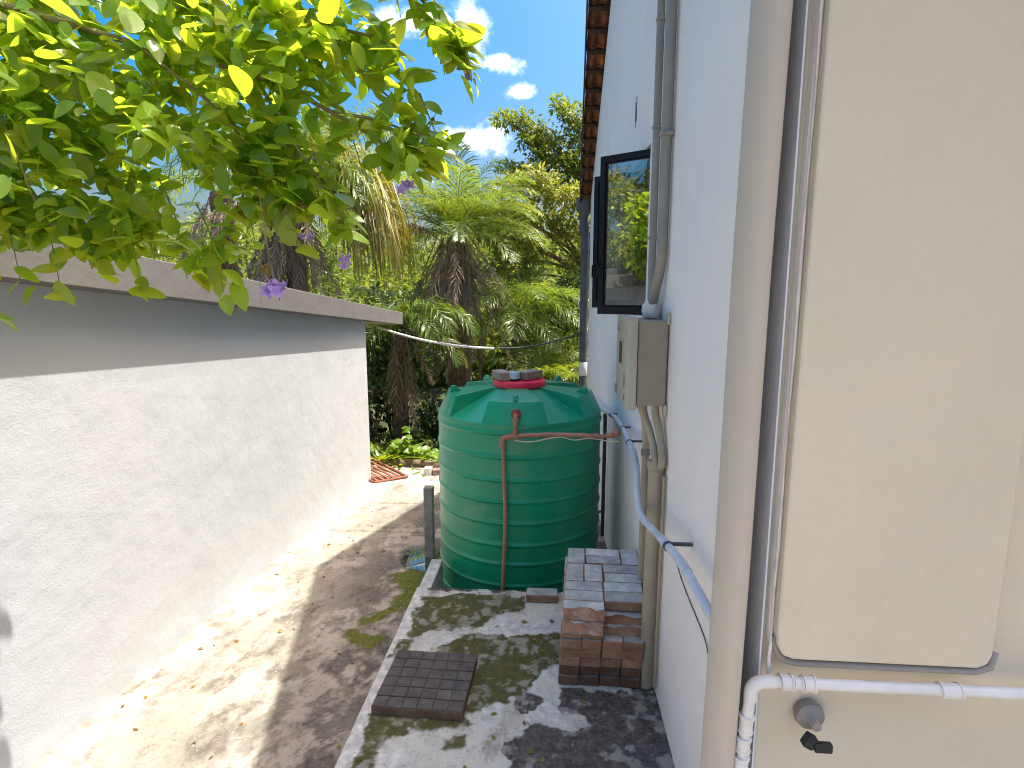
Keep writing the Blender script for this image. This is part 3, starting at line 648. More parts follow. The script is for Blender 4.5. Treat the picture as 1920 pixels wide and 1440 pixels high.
# ------------------------------------------------------------ low building on the left
SX = -2.35; SY1 = 7.18
shed = empty('outbuilding', (-4, 4, -.5), 'low white plastered outbuilding with grey concrete roof slab', 'building')
b = MB()
def stz(y): return 1.866-.081*(y-3.8)
b.add([(SX, -3, -.9), (SX, SY1, -.9), (SX, SY1, stz(SY1)), (SX, -3, stz(-3)), (-6.5, -3, -.9), (-6.5, SY1, -.9), (-6.5, SY1, stz(SY1)), (-6.5, -3, stz(-3))],
      [(0,1,2,3),(1,5,6,2),(5,4,7,6),(4,0,3,7)])
b.build('wall', 'shed_paint', shed)
b = MB(); fx = lambda y: -2.208-.006*(y-3.8)
ysl = [-3.2, 0, 2, 4.3, 6.4, 8.62]
for i in range(5):
    a, c = ysl[i], ysl[i+1]
    za, zc = stz(a), stz(c); th = lambda y: .203-.004*(y-3.8)
    b.add([(fx(a),a,za),(fx(c),c,zc),(fx(c),c,zc+th(c)),(fx(a),a,za+th(a)),(-7,a,za),(-7,c,zc),(-7,c,zc+th(c)),(-7,a,za+th(a))], [(0,1,2,3),(4,7,6,5),(0,4,5,1),(3,2,6,7),(0,3,7,4),(1,5,6,2)])
b.build('roof_slab', 'fascia_paint', shed, bevel=.006)
b = MB(); b.add([(fx(7.2)-.02, 7.2, stz(7.2)-.003), (fx(8.45)-.02, 8.45, stz(8.45)-.003), (-6.6, 8.45, stz(8.45)-.003), (-6.6, 7.2, stz(7.2)-.003)], [(0,1,2,3)]); b.build('soffit', 'soffit_paint', shed)
b = MB(); b.box((fx(4.6)-.001, 4.60, stz(4.6)+.085), (fx(4.6)+.003, 4.612, stz(4.6)+.20)); b.build('stain_mark', 'black_rubber', shed)
# cable across the gap
cb = empty('overhead_cable', (-1, 8, 1.2), 'white sheathed cable slung between outbuilding and house, dark towards the house', 'cable')
CP = [(-2.45, 8.0, 1.475), (-2.1, 8.0, 1.37), (-1.745, 8.02, 1.283), (-1.3, 8.05, 1.21), (-.803, 8.1, 1.172)]
MB().tube(CP, .0165, 10, subdiv=6).build('sleeve', 'white_pvc', cb, sm=True)
MB().tube([(-.803, 8.1, 1.172), (-.5, 8.15, 1.178), (-.244, 8.2, 1.205), (.1, 8.28, 1.28), (.44, 8.36, 1.385)], .012, 8, subdiv=6).build('cable', 'dark_wire', cb, sm=True)
MB().tube([(-1.6, 8.02, 1.275), (-1.4, 8.03, 1.262), (-1.15, 8.05, 1.215)], .006, 6, subdiv=6).build('wire_loop', 'dark_wire', cb, sm=True)

# ------------------------------------------------------------ water tank
TC = Vector((-.24, 4.40)); TR = .63
tank = empty('water_tank', (TC.x, TC.y, -.36), 'large ribbed green plastic water tank with red lid', 'water tank')
prof = [(TR-.05, -.36), (TR-.004, -.352), (TR-.004, -.33)]
zr = [-.26, -.10, .061, .202, .362, .516, .67, .834, 1.0]
for z in zr:
    for dz, dr in ((-.034, 0), (-.022, 0), (-.013, .002), (-.008, .007), (0, .009), (.008, .007), (.013, .002), (.022, 0), (.034, 0)): prof.append((TR-.004+dr, z+dz))
prof += [(TR-.003, 1.05), (TR-.006, 1.062)]
b = MB(); N = 144; k = 0
for r, z in prof:
    for j in range(N):
        a = 2*math.pi*j/N; b.v.append((TC.x+r*math.cos(a), TC.y+r*math.sin(a), z))
for i in range(len(prof)-1):
    for j in range(N): b.f.append((i*N+j, i*N+(j+1) % N, (i+1)*N+(j+1) % N, (i+1)*N+j))
b.build('body', 'tank_green', tank, sm=True)
b = MB()
def pol(r, deg, z): a = R(deg); return (TC.x+r*math.cos(a), TC.y+r*math.sin(a), z)
rb, zb_ = TR-.006, 1.060; rt_, zt = .556, 1.207; rl, zl = .19, 1.243
for kk in range(5):
    c = -90+72*kk
    # raised segment: planar top, tapering face
    arc = [c-21.5+43*i/8 for i in range(9)]; topa = [c-19.6+39.2*i/8 for i in range(9)]
    k = len(b.v)
    b.v += [pol(rb, a, zb_) for a in arc]
    t1, t2 = Vector(pol(rt_, c-19.6, zt)), Vector(pol(rt_, c+19.6, zt))
    mid = [t1.lerp(t2, i/8)+Vector((math.cos(R(c)), math.sin(R(c)), 0))*.016*math.sin(math.pi*i/8) for i in range(9)]
    b.v += [tuple(v) for v in mid]; b.v += [pol(rl, a, zl) for a in topa]
    for i in range(8):
        b.f.append((k+i, k+i+1, k+9+i+1, k+9+i)); b.f.append((k+9+i, k+9+i+1, k+18+i+1, k+18+i))
    k2 = len(b.v); vb = [c+21.5+29*i/6 for i in range(7)]; vl = [c+19.6+32.8*i/6 for i in range(7)]
    b.v += [pol(rb, a, zb_) for a in vb]; b.v += [pol(rl, a, zl-.006) for a in vl]
    for i in range(6): b.f.append((k2+i, k2+i+1, k2+7+i+1, k2+7+i))
    b.f.append((k+8, k2+7, k+26, k+17)); 
    nt1 = Vector(pol(rt_, c+72-19.6, zt)); k3 = len(b.v); b.v += [pol(rb, c+50.5, zb_), tuple(nt1), pol(rl, c+72-19.6, zl), pol(rl, c+72-19.6, zl-.006)]
    b.f.append((k3, k3+1, k3+2, k3+3))
me = bpy.data.meshes.new('crown'); me.from_pydata(b.v, [], b.f); me.materials.append(MATS['tank_green'])
bm = bmesh.new(); bm.from_mesh(me); bmesh.ops.remove_doubles(bm, verts=bm.verts, dist=.0015); bmesh.ops.recalc_face_normals(bm, faces=bm.faces); bm.to_mesh(me); bm.free()
o = link('crown', me, tank); smooth(me, 22)
md = o.modifiers.new('bevel', 'BEVEL'); md.width = .007; md.segments = 2; md.limit_method = 'ANGLE'; md.angle_limit = R(25)
for kk in range(5):
    c = -90+72*kk; M = Matrix.Translation(pol(.50, c, 1.205)) @ Matrix.Rotation(R(c), 4, 'Z')
    b = MB(); pr = [(-.05, 0), (.045, 0), (.042, .022), (.03, .046), (.012, .052), (-.01, .044)]
    b.v += [tuple(M @ Vector((x, -.017, z))) for x, z in pr]+[tuple(M @ Vector((x, .017, z))) for x, z in pr]
    b.f += [(0,1,2,3,4,5), (11,10,9,8,7,6)]+[(i, (i+1) % 6, 6+(i+1) % 6, 6+i) for i in range(6)]
    b.build('lifting_lug', 'tank_green', tank, sm=True, ang=50, bevel=.006)
b = MB(); b.lathe([(.196, 1.232), (.207, 1.236), (.209, 1.243), (.206, 1.272), (.200, 1.281), (.19, 1.284), (.06, 1.287), (.055, 1.284)], 64, (TC.x, TC.y, 0)); b.build('lid', 'red_lid', tank, sm=True, ang=35)
# overflow pipework
op = empty('overflow_pipe', (-.24, 3.75, 1.0), 'brown plastic overflow pipe on the front of the green tank', 'pipe')
def oring(p, d, L, r, mat='copper_pipe', nm='fitting'): ring(p, d, L, r, mat, nm, op, .002)
fy = TC.y-TR
b = MB(); b.lathe([(.034, fy+.02), (.034, fy-.004), (.026, fy-.008), (.026, fy-.028), (.018, fy-.034)], 18, (-.228, 0, 1.137), 'Y'); b.build('flange', 'red_flange', op, sm=True, ang=40)
MB().tube([(-.228, fy-.018, 1.140), (-.228, fy-.036, 1.134), (-.230, fy-.042, 1.11), (-.233, fy-.042, 1.0)], .0145, 12, subdiv=3).build('elbow', 'copper_pipe', op, sm=True, ang=60)
oring((-.229, fy-.041, 1.095), (0, 0, 1), .04, .0195)
oring((-.234, fy-.042, .995), (1, 0, 0), .06, .0185); oring((-.233, fy-.042, 1.018), (0, 0, 1), .03, .0185)
MB().tube([(-.305, fy-.042, .984), (-.2, fy-.042, 1.0), (.0, fy-.045, 1.012), (.20, fy-.06, 1.016), (.35, fy-.09, 1.018), (.445, fy-.14, 1.06)], .0142, 12, subdiv=5).build('pipe', 'copper_pipe', op, sm=True, ang=60)
MB().tube([(-.28, fy-.042, .988), (-.305, fy-.042, .984), (-.313, fy-.042, .968), (-.314, fy-.042, .93)], .017, 12, subdiv=3).build('elbow', 'copper_pipe', op, sm=True, ang=60)
oring((-.275, fy-.042, .989), (1, 0, .1), .025, .019); oring((-.314, fy-.042, .935), (0, 0, 1), .03, .019)
MB().tube([(-.314, fy-.042, .95), (-.306, fy-.042, .70), (-.298, fy-.043, .45), (-.304, fy-.045, .2), (-.318, fy-.048, -.1), (-.32, fy-.05, -.33)], .0138, 12, subdiv=5).build('pipe', 'copper_pipe', op, sm=True, ang=60)
oring((-.02, fy-.045, 1.011), (1, 0, .03), .02, .0165); oring((.30, fy-.078, 1.018), (1, -.2, 0), .03, .0165); oring((.385, fy-.105, 1.03), (1, -.5, .3), .05, .018); oring((.43, fy-.132, 1.05), (1, -.5, .4), .03, .021)
MB().tube([(-.235, fy-.06, .975), (-.18, fy-.06, .965), (-.10, fy-.06, .968), (0, fy-.06, .992), (.08, fy-.06, 1.0), (.16, fy-.07, .985), (.26, fy-.075, 1.0), (.36, fy-.11, .995), (.44, fy-.15, 1.0)], .0042, 8, subdiv=5).build('tied_wire', 'cream_wire', op, sm=True)

# ------------------------------------------------------------ pavers
def paver_mesh(seed, L=.2, W=.1, H=.05, broken=0, mat='paver'):
    rr = random.Random(seed); bm = bmesh.new(); bmesh.ops.create_cube(bm, size=1, matrix=Matrix.Diagonal((L, W, H, 1)))
    if broken:
        bmesh.ops.subdivide_edges(bm, edges=[e for e in bm.edges if abs(e.verts[0].co.x-e.verts[1].co.x) > .05], cuts=9)
        bmesh.ops.subdivide_edges(bm, edges=[e for e in bm.edges if abs(e.verts[0].co.z-e.verts[1].co.z) > .02], cuts=2, use_grid_fill=True)
        for v in bm.verts:
            if v.co.y < 0:
                k = (v.co.z/H+.5); v.co.y += .004+rr.random()*.008+(.030*k if broken == 1 else .012*(1-abs(2*k-1)))+.012*math.sin(v.co.x*40+seed)*k
                v.co.z -= rr.random()*.006*k
    else:
        for v in bm.verts: v.co += Vector([rr.uniform(-.0012, .0012) for _ in range(3)])
        bmesh.ops.bevel(bm, geom=list(bm.edges), offset=.0045, segments=1, affect='EDGES')
    me = bpy.data.meshes.new('paver'); bm.to_mesh(me); bm.free(); me.materials.append(MATS[mat]); return me
PLID = None
PM = {m: [paver_mesh(i, mat=m) for i in range(4)] for m in ('paver', 'paver_dark', 'paver_lid')}
PM['paver_lid'] = [paver_mesh(50+i, .2, .1, .062, mat='paver_lid') for i in range(2)]
BRK = [paver_mesh(31, broken=1), paver_mesh(32, broken=2), paver_mesh(33, broken=1), paver_mesh(34, broken=2)]
ORD = ['first', 'second', 'third', 'fourth', 'fifth', 'sixth', 'seventh', 'eighth']
def paver(x, y, z, along, label, group, mesh=None, mat='paver', rot=(0, 0, 0)):
    o = bpy.data.objects.new('paver', mesh or random.choice(PM[mat])); COL.objects.link(o)
    if group == GS: x, rot = x+.049*(y-2.6), (rot[0], rot[1], rot[2]-.049)
    o.location = (x, y, z); o.rotation_euler = (rot[0], rot[1], rot[2]+(math.pi/2 if along == 'y' else 0)+random.uniform(-.012, .012))
    return tag(o, label, 'paver', group)
CO = ['bottom', 'second lowest', 'third lowest', 'fourth lowest', 'fifth lowest', 'sixth lowest']
GS = 'pavers stacked against the house wall'
TH = .0515
lay = [  # (row kinds from front to back), y of front face
    ('HHHs', 2.622), ('HHHs', 2.632), ('HSSH', 2.624), ('SHHs', 2.618), ('HHHs', 2.606), ('HHH', 2.612), ]
for li, (rows, y0) in enumerate(lay):
    z = .003+TH*li+.025; x0 = .054+.002*li; y = y0; mt = 'paver_dark' if li < 2 else 'paver'; left = 0
    hue = 'dark brown' if li < 2 else 'brown'
    for ri, rk in enumerate(rows):
        j = lambda: random.uniform(-.003, .003)
        if rk == 'H':
            cols = range(4)
            for c in cols:
                if li == 5 and ri == 0 and c >= 2: continue           # right half of this course is one broken piece set back
                if ri and c: continue
                lab = (f'{hue} paver end, {ORD[c]} from left in front row, {CO[li]} course of stack' if ri == 0
                       else f'{hue} paver on left flank of stack, {CO[li]} course, {ORD[left]} from front')
                paver(x0+.0505+.1012*c+j()*.5, y+.1+j(), z, 'y', lab, GS, None, mt)
            left += 1; y += .2015
        else:
            for c in range(2):
                if ri and c: continue
                lab = (f'{hue} paver lengthwise, {ORD[c]} from left in front row, {CO[li]} course of stack' if ri == 0
                       else f'{hue} paver on left flank of stack, {CO[li]} course, {ORD[left]} from front')
                paver(x0+.101+.2024*c+j()*.5, y+.05+j(), z, 'x', lab, GS, None, mt)
            left += 1; y += .1012
z6, z7, z8 = .003+TH*5+.025, .003+TH*6+.025, .003+TH*7+.025
xb = .066
paver(xb+.305, 2.70, z6, 'x', 'broken brown paver with chipped front edge, lower of two at right of stack', GS, BRK[1])
paver(xb+.303, 2.715, z7, 'x', 'broken paver with rough pinkish front, upper of two at right of stack', GS, BRK[3], rot=(.05, 0, .0))
paver(xb+.100, 2.628, z7-.004, 'x', 'tilted broken paver jutting out at left front of stack', GS, BRK[0], rot=(.16, .05, .03))
for k in range(3): paver(xb+.05, 2.80+.2015*k, z7, 'y', f'grey paver on left flank of stack just below top course, {ORD[k]} from front', GS)
paver(xb+.155, 2.79, z7, 'y', 'paver hidden under the top course behind the tilted broken one', GS)
paver(xb+.255, 2.865, z7, 'y', 'brown paver under top course at right of stack, left of a pair', GS); paver(xb+.357, 2.865, z7, 'y', 'brown paver under top course at right of stack, right of a pair', GS)
yt = 2.60
top = [(.100, .052, 'x', 'broken pale paver at front left corner of the top course', BRK[2]), (.100, .154, 'x', 'mottled grey paver in top course just behind the broken front one', None), (.101, .256, 'x', 'pale grey paver in top course, second behind the broken front one', None),
       (.303, .150, 'x', 'pale grey paver at front right edge of the top course', None), (.304, .250, 'x', 'pinkish grey paver in top course just behind the front right one', None),
       (.052, .408, 'y', 'grey paver set lengthways on left edge of top course, mid stack', None), (.155, .405, 'y', 'grey paver set lengthways, second from left mid top course', None),
       (.312, .354, 'x', 'grey crosswise paver mid top course at right, nearer of a pair', None), (.308, .456, 'x', 'grey crosswise paver mid top course at right, farther of a pair', None),
       (.060, .610, 'y', 'grey paver set lengthways at back left corner of the top course', None), (.215, .562, 'x', 'whitish crosswise paver at back of top course, nearer of a pair', None),
       (.212, .662, 'x', 'grey crosswise paver at the far back edge of top course', None), (.368, .612, 'y', 'grey paver set lengthways at back right corner of top course', None)]
for x, y, al, lab, me_ in top: paver(xb+.006+x, yt+y, z8+random.uniform(-.001, .0015), al, lab, GS, me_)
paver(-.04, 3.442, .027, 'x', 'single dark paver lying alone on the platform edge before the tank', None, None, 'paver', (0, 0, .012))
# pavers weighing down the lid, vent cap between them
GL = 'pavers on the red tank lid'
paver(-.372, 4.36, 1.318, 'y', 'left paver weighing down the red tank lid', GL, None, 'paver_lid', (0, 0, .42))
paver(-.160, 4.40, 1.318, 'y', 'right paver weighing down the red tank lid', GL, None, 'paver_lid', (0, 0, -.62))
b = MB(); b.lathe([(.034, 1.284), (.036, 1.286), (.036, 1.297), (.033, 1.299)], 24, (-.272, 4.30, 0)); vc = empty('vent_cap', (-.272, 4.30, 1.285), 'small pale blue cup shaped cap between the two lid pavers', 'cap')
b.build('base_ring', 'black_rubber', vc, sm=True, ang=40)
b = MB(); b.lathe([(.034, 1.299), (.039, 1.303), (.041, 1.345), (.038, 1.352), (.030, 1.355)], 24, (-.272, 4.30, 0)); b.build('cup', 'pale_blue_plastic', vc, sm=True, ang=40)
# grid paver on the platform
gp = empty('grid_paver', (-.592, 2.56, .003), 'square dark paver with grid of raised squares on the mossy platform', 'paver')
MG = Matrix.Translation((-.592, 2.562, .004)) @ Matrix.Rotation(-.035, 4, 'Z')
S = .43; b = MB(); b.box((-S/2, -S/2, 0), (S/2, S/2, .042), MG); b.build('slab', 'grid_paver', gp, bevel=.004)
cell = S/6; me = None
bm = bmesh.new(); bmesh.ops.create_cube(bm, size=1, matrix=Matrix.Diagonal((cell-.0042, cell-.0042, .010, 1))); bmesh.ops.bevel(bm, geom=[e for e in bm.edges], offset=.0018, segments=2, affect='EDGES')
me = bpy.data.meshes.new('raised_square'); bm.to_mesh(me); bm.free(); me.materials.append(MATS['grid_paver'])
for i in range(6):
    for j in range(6):
        o = bpy.data.objects.new('raised_square', me); COL.objects.link(o); o.parent = gp; o.matrix_parent_inverse = Matrix.Translation(gp.location).inverted()
        p = MG @ Vector((-S/2+cell*(i+.5), -S/2+cell*(j+.5), .0425+random.uniform(-.0008, .0008))); o.location = p; o.rotation_euler = (random.uniform(-.012, .012), random.uniform(-.012, .012), -.035)

def grit(name, label, n, xr, yr, zf, size, mat, keep=None):
    X = rng.uniform(*xr, n); Y = rng.uniform(*yr, n)
    if keep is not None: k = keep(X, Y); X, Y = X[k], Y[k]
    n = len(X); Z = zf(X, Y); r = size*(.4+rng.random(n)**2*1.2); base = np.array([[1, 0, 0], [-.5, .8, 0], [-.5, -.8, 0], [.1, .1, .8]])
    V = np.stack([X, Y, Z], 1)[:, None, :]+base[None]*r[:, None, None]*(.6+.8*rng.random((n, 4, 3))); k = np.arange(n)[:, None]*4
    F = np.concatenate([k+np.array([[0, 1, 3]]), k+np.array([[1, 2, 3]]), k+np.array([[2, 0, 3]])], 0)
    tag(link(name, fast_mesh(name, V.reshape(-1, 3), F, mat)), label, 'grit', None, 'stuff')
grit('grit', 'tiny pale stone chips scattered on the mossy platform', 420, (PX0+.02, WX-.02), (1.8, PY1-.02), s_z, .0028, 'post_concrete')
grit('crumbs', 'dark crumbs of soil and brick on the mossy platform', 500, (PX0+.02, WX-.02), (1.8, PY1-.02), s_z, .0035, 'old_timber')
grit('gravel', 'small stone crumbs on the stained alley concrete', 1500, (-2.3, -.9), (1.8, 7.4), lambda X, Y: g_z(X, Y), .006, 'post_concrete')
# ------------------------------------------------------------ odds and ends at the far end
b = MB(); b.box((-1.095, 4.74, -.40), (-1.015, 4.82, .27)); tag(b.build('post', 'post_concrete', None, bevel=.008), 'short grey concrete post standing left of the green tank', 'post')
gr = empty('rusty_grate', (-2.3, 7.4, -.5), 'rusty brown metal grate leaning low beyond the white wall end', 'grate')
GA, GB, GCc = Vector((-2.26, 7.02, -.475)), Vector((-1.90, 7.30, -.475)), Vector((-2.62, 8.15, -.36))
U = GB-GA; W_ = GCc-Vector((-2.26, 7.02, -.475))
ee = U.normalized()
Wd = (Vector((-2.62, 8.25, -.40))-GB)
Wd = Vector((-.75, .75, .03))
for p, q in ((GA, GB), (GB, GB+Wd), (GA, GA+Wd), (GA+Wd, GB+Wd)): MB().tube([p, q], .022, 8).build('frame_bar', 'rust_metal', gr, sm=True, ang=50)
for i in range(1, 6):
    p = GA+U*(i/6); n_ = U.normalized().cross(Wd.normalized())
    b = MB(); w = U.normalized()*.018; h = Vector((0, 0, .006)); q = p+Wd
    b.add([p-w-h, p+w-h, q+w-h, q-w-h, p-w+h, p+w+h, q+w+h, q-w+h], [(0,3,2,1),(4,5,6,7),(0,1,5,4),(1,2,6,5),(2,3,7,6),(3,0,4,7)]); b.build('flat_bar', 'rust_metal', gr)
b = MB(); b.box((-1.71, 7.45, -.56), (-1.61, 7.58, -.405)); tag(b.build('concrete_block', 'white_block', None, bevel=.008), 'small whitewashed block at the end of the timber edging', 'block')
b = MB(); b.box((-.06, 0, -.1), (.06, 1.5, .06), Matrix.Translation((-1.60, 7.50, -.49)) @ Matrix.Rotation(-1.05, 4, 'Z')); tag(b.build('timber', 'old_timber', None, bevel=.012), 'weathered timber beam edging the plants behind the tank', 'timber')
b = MB(); b.tube([(-2.45, 8.05, -.52), (-2.1, 7.98, -.50), (-1.75, 7.95, -.50), (-1.5, 7.9, -.52)], [.05, .07, .06, .05], 9, subdiv=4); tag(b.build('fallen_log', 'bark', None, sm=True), 'short brown log lying under the bright leafy bush', 'log')

# ------------------------------------------------------------ foliage builders
def leaf_quads(C, D, Nn, Ls, Ws, fold=.25):
    """many folded leaves as one array mesh: 6 points, 4 triangles-ish quads each"""
    D = D/np.linalg.norm(D, axis=1, keepdims=True); S_ = np.cross(D, Nn); S_ /= (np.linalg.norm(S_, axis=1, keepdims=True)+1e-9); U_ = np.cross(S_, D)
    L = Ls[:, None]; W = Ws[:, None]
    base = C; tip = C+D*L-U_*L*.12; mid = C+D*L*.45+U_*L*.03
    l = C+D*L*.42+S_*W*.5+U_*W*fold; r = C+D*L*.42-S_*W*.5+U_*W*fold
    V = np.stack([base, r, tip, l, mid], 1).reshape(-1, 3); k = np.arange(len(C))[:, None]*5
    F = np.concatenate([k+np.array([[0, 1, 4]]), k+np.array([[1, 2, 4]]), k+np.array([[4, 2, 3]]), k+np.array([[0, 4, 3]])], 0)
    return V, F
def rdirs(n, up=.0, out=None, w=0.):
    d = rng.normal(size=(n, 3)); d[:, 2] += up
    if out is not None: d = d + out*w
    return d/np.linalg.norm(d, axis=1, keepdims=True)
def clump_leaves(centers, radii, per, size, asp, droop=.3, gauss=.55):
    C = []; D = []
    for c, r, n in zip(centers, radii, per):
        o = rng.normal(size=(n, 3)); o /= np.linalg.norm(o, axis=1, keepdims=True); rad = rng.random((n, 1))**gauss
        # sub-clumps: shoots
        ns = max(3, n//9); sh = rng.normal(size=(ns, 3)); sh /= np.linalg.norm(sh, axis=1, keepdims=True); shp = sh*(rng.random((ns, 1))**.5)
        idx = rng.integers(0, ns, n); p = shp[idx]+o*rad*.28
        C.append(np.array(c)+p*np.array(r)); D.append(sh[idx]*.5+o*.9+np.array([0, 0, -droop]))
    C = np.concatenate(C); D = np.concatenate(D); n = len(C)
    N_ = rdirs(n, 1.3); L = size*(.65+.7*rng.random(n)); return leaf_quads(C, D, N_, L, L*asp)
def tree(name, label, cat, base, trunk_top, tr, clusters, per, size, asp, mat, group=None, limb_r=.05, droop=.3, gauss=.55):
    t = empty(name, base, label, cat, group)
    b = MB(); mid = Vector(base).lerp(Vector(trunk_top), .5)+Vector((random.uniform(-.1, .1), random.uniform(-.1, .1), 0))
    b.tube([base, mid, trunk_top], [tr*1.2, tr, tr*.75], 9, subdiv=4); b.build('trunk', 'bark', t, sm=True)
    b = MB()
    for c, r in clusters:
        c = Vector(c); s = Vector(trunk_top).lerp(Vector(base), random.uniform(0, .15)); m_ = s.lerp(c, .5)+Vector((0, 0, .12))+Vector([random.uniform(-.1, .1) for _ in range(3)])
        b.tube([s, m_, c], [limb_r, limb_r*.6, limb_r*.25], 6, subdiv=3)
        for _ in range(4):
            e = c+Vector([random.uniform(-1, 1)*r[i]*.8 for i in range(3)]); b.tube([m_.lerp(c, random.uniform(.3, .9)), c.lerp(e, .5)+Vector((0, 0, .05)), e], [limb_r*.3, limb_r*.2, limb_r*.08], 5)
    b.build('limbs', 'bark', t, sm=True)
    V, F = clump_leaves([c for c, r in clusters], [r for c, r in clusters], [int(per*(r[0]*r[1]*r[2])**.55) for c, r in clusters], size, asp, droop, gauss)
    o = link('foliage', fast_mesh('foliage', V, F, mat), t); o['kind'] = 'stuff'
    return t
def frond(p, az, el, L, droop, lw, hang, n=34, mat='palm_leaf', parent=None, name='frond', stiff=0.6, wid=.022, bare=.12, curl=0., pw=1.3):
    """arched rachis with paired leaflets"""
    P = Vector(p); a, e = R(az), R(el); seg = 14; pts = [P.copy()]; dirs = []
    for i in range(seg):
        e2 = e-R(droop)*(i/seg)**pw; a2 = a+R(curl)*i/seg; d = Vector((math.cos(a2)*math.cos(e2), math.sin(a2)*math.cos(e2), math.sin(e2))); dirs.append(d); P = P+d*(L/seg); pts.append(P.copy())
    dirs.append(dirs[-1]); A = np.array([list(q) for q in pts]); Dd = np.array([list(q) for q in dirs])
    tt = np.linspace(bare, .995, n); ix = tt*seg; i0 = np.clip(ix.astype(int), 0, seg-1); fr = (ix-i0)[:, None]
    B = A[i0]*(1-fr)+A[i0+1]*fr; T = Dd[i0]*(1-fr)+Dd[np.minimum(i0+1, seg)]*fr; T /= np.linalg.norm(T, axis=1, keepdims=True)
    up = np.array([0, 0, 1.]); S_ = np.cross(T, up); S_ /= (np.linalg.norm(S_, axis=1, keepdims=True)+1e-6)
    Vs = []; Fs = []; k = 0
    ln = lw*(np.sin(np.pi*np.clip(tt*.86+.12, 0, 1))**.6)
    for sgn in (-1, 1):
        jit = rng.normal(size=(n, 3))*.13
        d1 = S_*sgn*stiff+T*.75+np.cross(S_, T)*(.22)+jit; d1 /= np.linalg.norm(d1, axis=1, keepdims=True)
        l = (ln*(.85+.3*rng.random(n)))[:, None]
        m1 = B+d1*l*.45; d2 = d1+np.array([0, 0, -hang])*(.5+.8*rng.random((n, 1))); d2 /= np.linalg.norm(d2, axis=1, keepdims=True); m2 = m1+d2*l*.33
        d3 = d2+np.array([0, 0, -hang]); d3 /= np.linalg.norm(d3, axis=1, keepdims=True); tip = m2+d3*l*.25
        w = T*wid*.5
        V = np.stack([B-w*.6, B+w*.6, m1+w, m1-w, m2+w*.8, m2-w*.8, tip+w*.05, tip-w*.05], 1).reshape(-1, 3); kk = k+np.arange(n)[:, None]*8
        Fs.append(np.concatenate([kk+np.array([[0, 1, 2, 3]]), kk+np.array([[3, 2, 4, 5]]), kk+np.array([[5, 4, 6, 7]])], 0)); Vs.append(V); k += n*8
    # rachis as a triangular rod
    rw = np.linspace(.018, .004, seg+1)*max(.6, L/2.2); ring_ = []
    for i in range(seg+1):
        s = np.cross(Dd[i], up); s /= (np.linalg.norm(s)+1e-6); u = np.cross(s, Dd[i]); ring_ += [A[i]+s*rw[i], A[i]-s*rw[i], A[i]+u*rw[i]*1.2]
    Vs.append(np.array(ring_)); rf = []
    for i in range(seg):
        for j in range(3): rf.append([k+i*3+j, k+i*3+(j+1) % 3, k+(i+1)*3+(j+1) % 3, k+(i+1)*3+j])
    Fs.append(np.array(rf))
    return link(name, fast_mesh(name, np.concatenate(Vs), np.concatenate(Fs), mat), parent)
def trunk_palm(parent, base, top, r):
    b = MB(); n = 26; B_, T_ = Vector(base), Vector(top); pts = [B_.lerp(T_, i/n) for i in range(n+1)]
    b.tube(pts, [r*(1.06 if i % 2 else .94)*(1.15-.2*i/n) for i in range(n+1)], 12); b.build('trunk', 'palm_trunk', parent, sm=True, ang=30)
def skirt(parent, top, n, r, L, az0=180, az1=360, mat='palm_dead'):
    for i in range(n):
        az = random.uniform(az0, az1); q = Vector(top)+Vector((math.cos(R(az))*r*random.uniform(.4, 1), math.sin(R(az))*r*random.uniform(.4, 1), random.uniform(-.6, .1)))
        frond(q, az, random.uniform(-88, -56), L*random.uniform(.6, 1.1), random.uniform(0, 25), .34, 1.2, 34, mat, parent, 'dead_frond', .30, .032, .06)

# ------------------------------------------------------------ palms
pa = empty('palm', (-4.15, 9.3, -1), 'left palm with one long yellowing weeping frond over the outbuilding roof', 'palm tree')
trunk_palm(pa, (-4.2, 9.4, -1), (-4.15, 9.35, 3.55), .17)
frond((-4.70, 9.2, 3.50), -3, 54, 2.85, 140, 1.9, 2.8, 150, 'palm_leaf_yellow', pa, 'frond', .40, .036, .04, 0, .8)['label'] = 'long yellow green weeping frond'
frond((-5.0, 9.25, 3.40), -8, 52, 2.7, 138, 1.7, 2.8, 130, 'palm_leaf_yellow', pa, 'frond', .40, .034, .04, 0, .8)
for az, el, L, dr in ((60, 50, 2.2, 70), (120, 45, 2.3, 80), (180, 40, 2.4, 90), (235, 45, 2.2, 85), (90, 72, 2.0, 50), (25, 62, 2.2, 60), (-35, 20, 2.0, 85), (-60, 45, 1.9, 80), (150, 65, 2.2, 60), (5, 5, 1.8, 70)):
    frond((-4.15, 9.32, 3.65), az, el, L, dr, .62, 1.0, 46, 'palm_leaf', pa, 'frond', .6, .026)
for (x, y, z, az, L) in ((-3.95, 9.15, 3.3, -35, 1.5), (-3.9, 9.1, 3.2, -12, 1.7), (-4.0, 9.1, 3.1, -60, 1.5), (-4.3, 9.1, 3.2, -110, 1.5), (-4.5, 9.2, 3.1, 215, 1.5)):
    frond((x, y, z), az, 18, L, 108, .40, 1.8, 34, 'palm_dead', pa, 'dead_frond', .35, .03, .05)

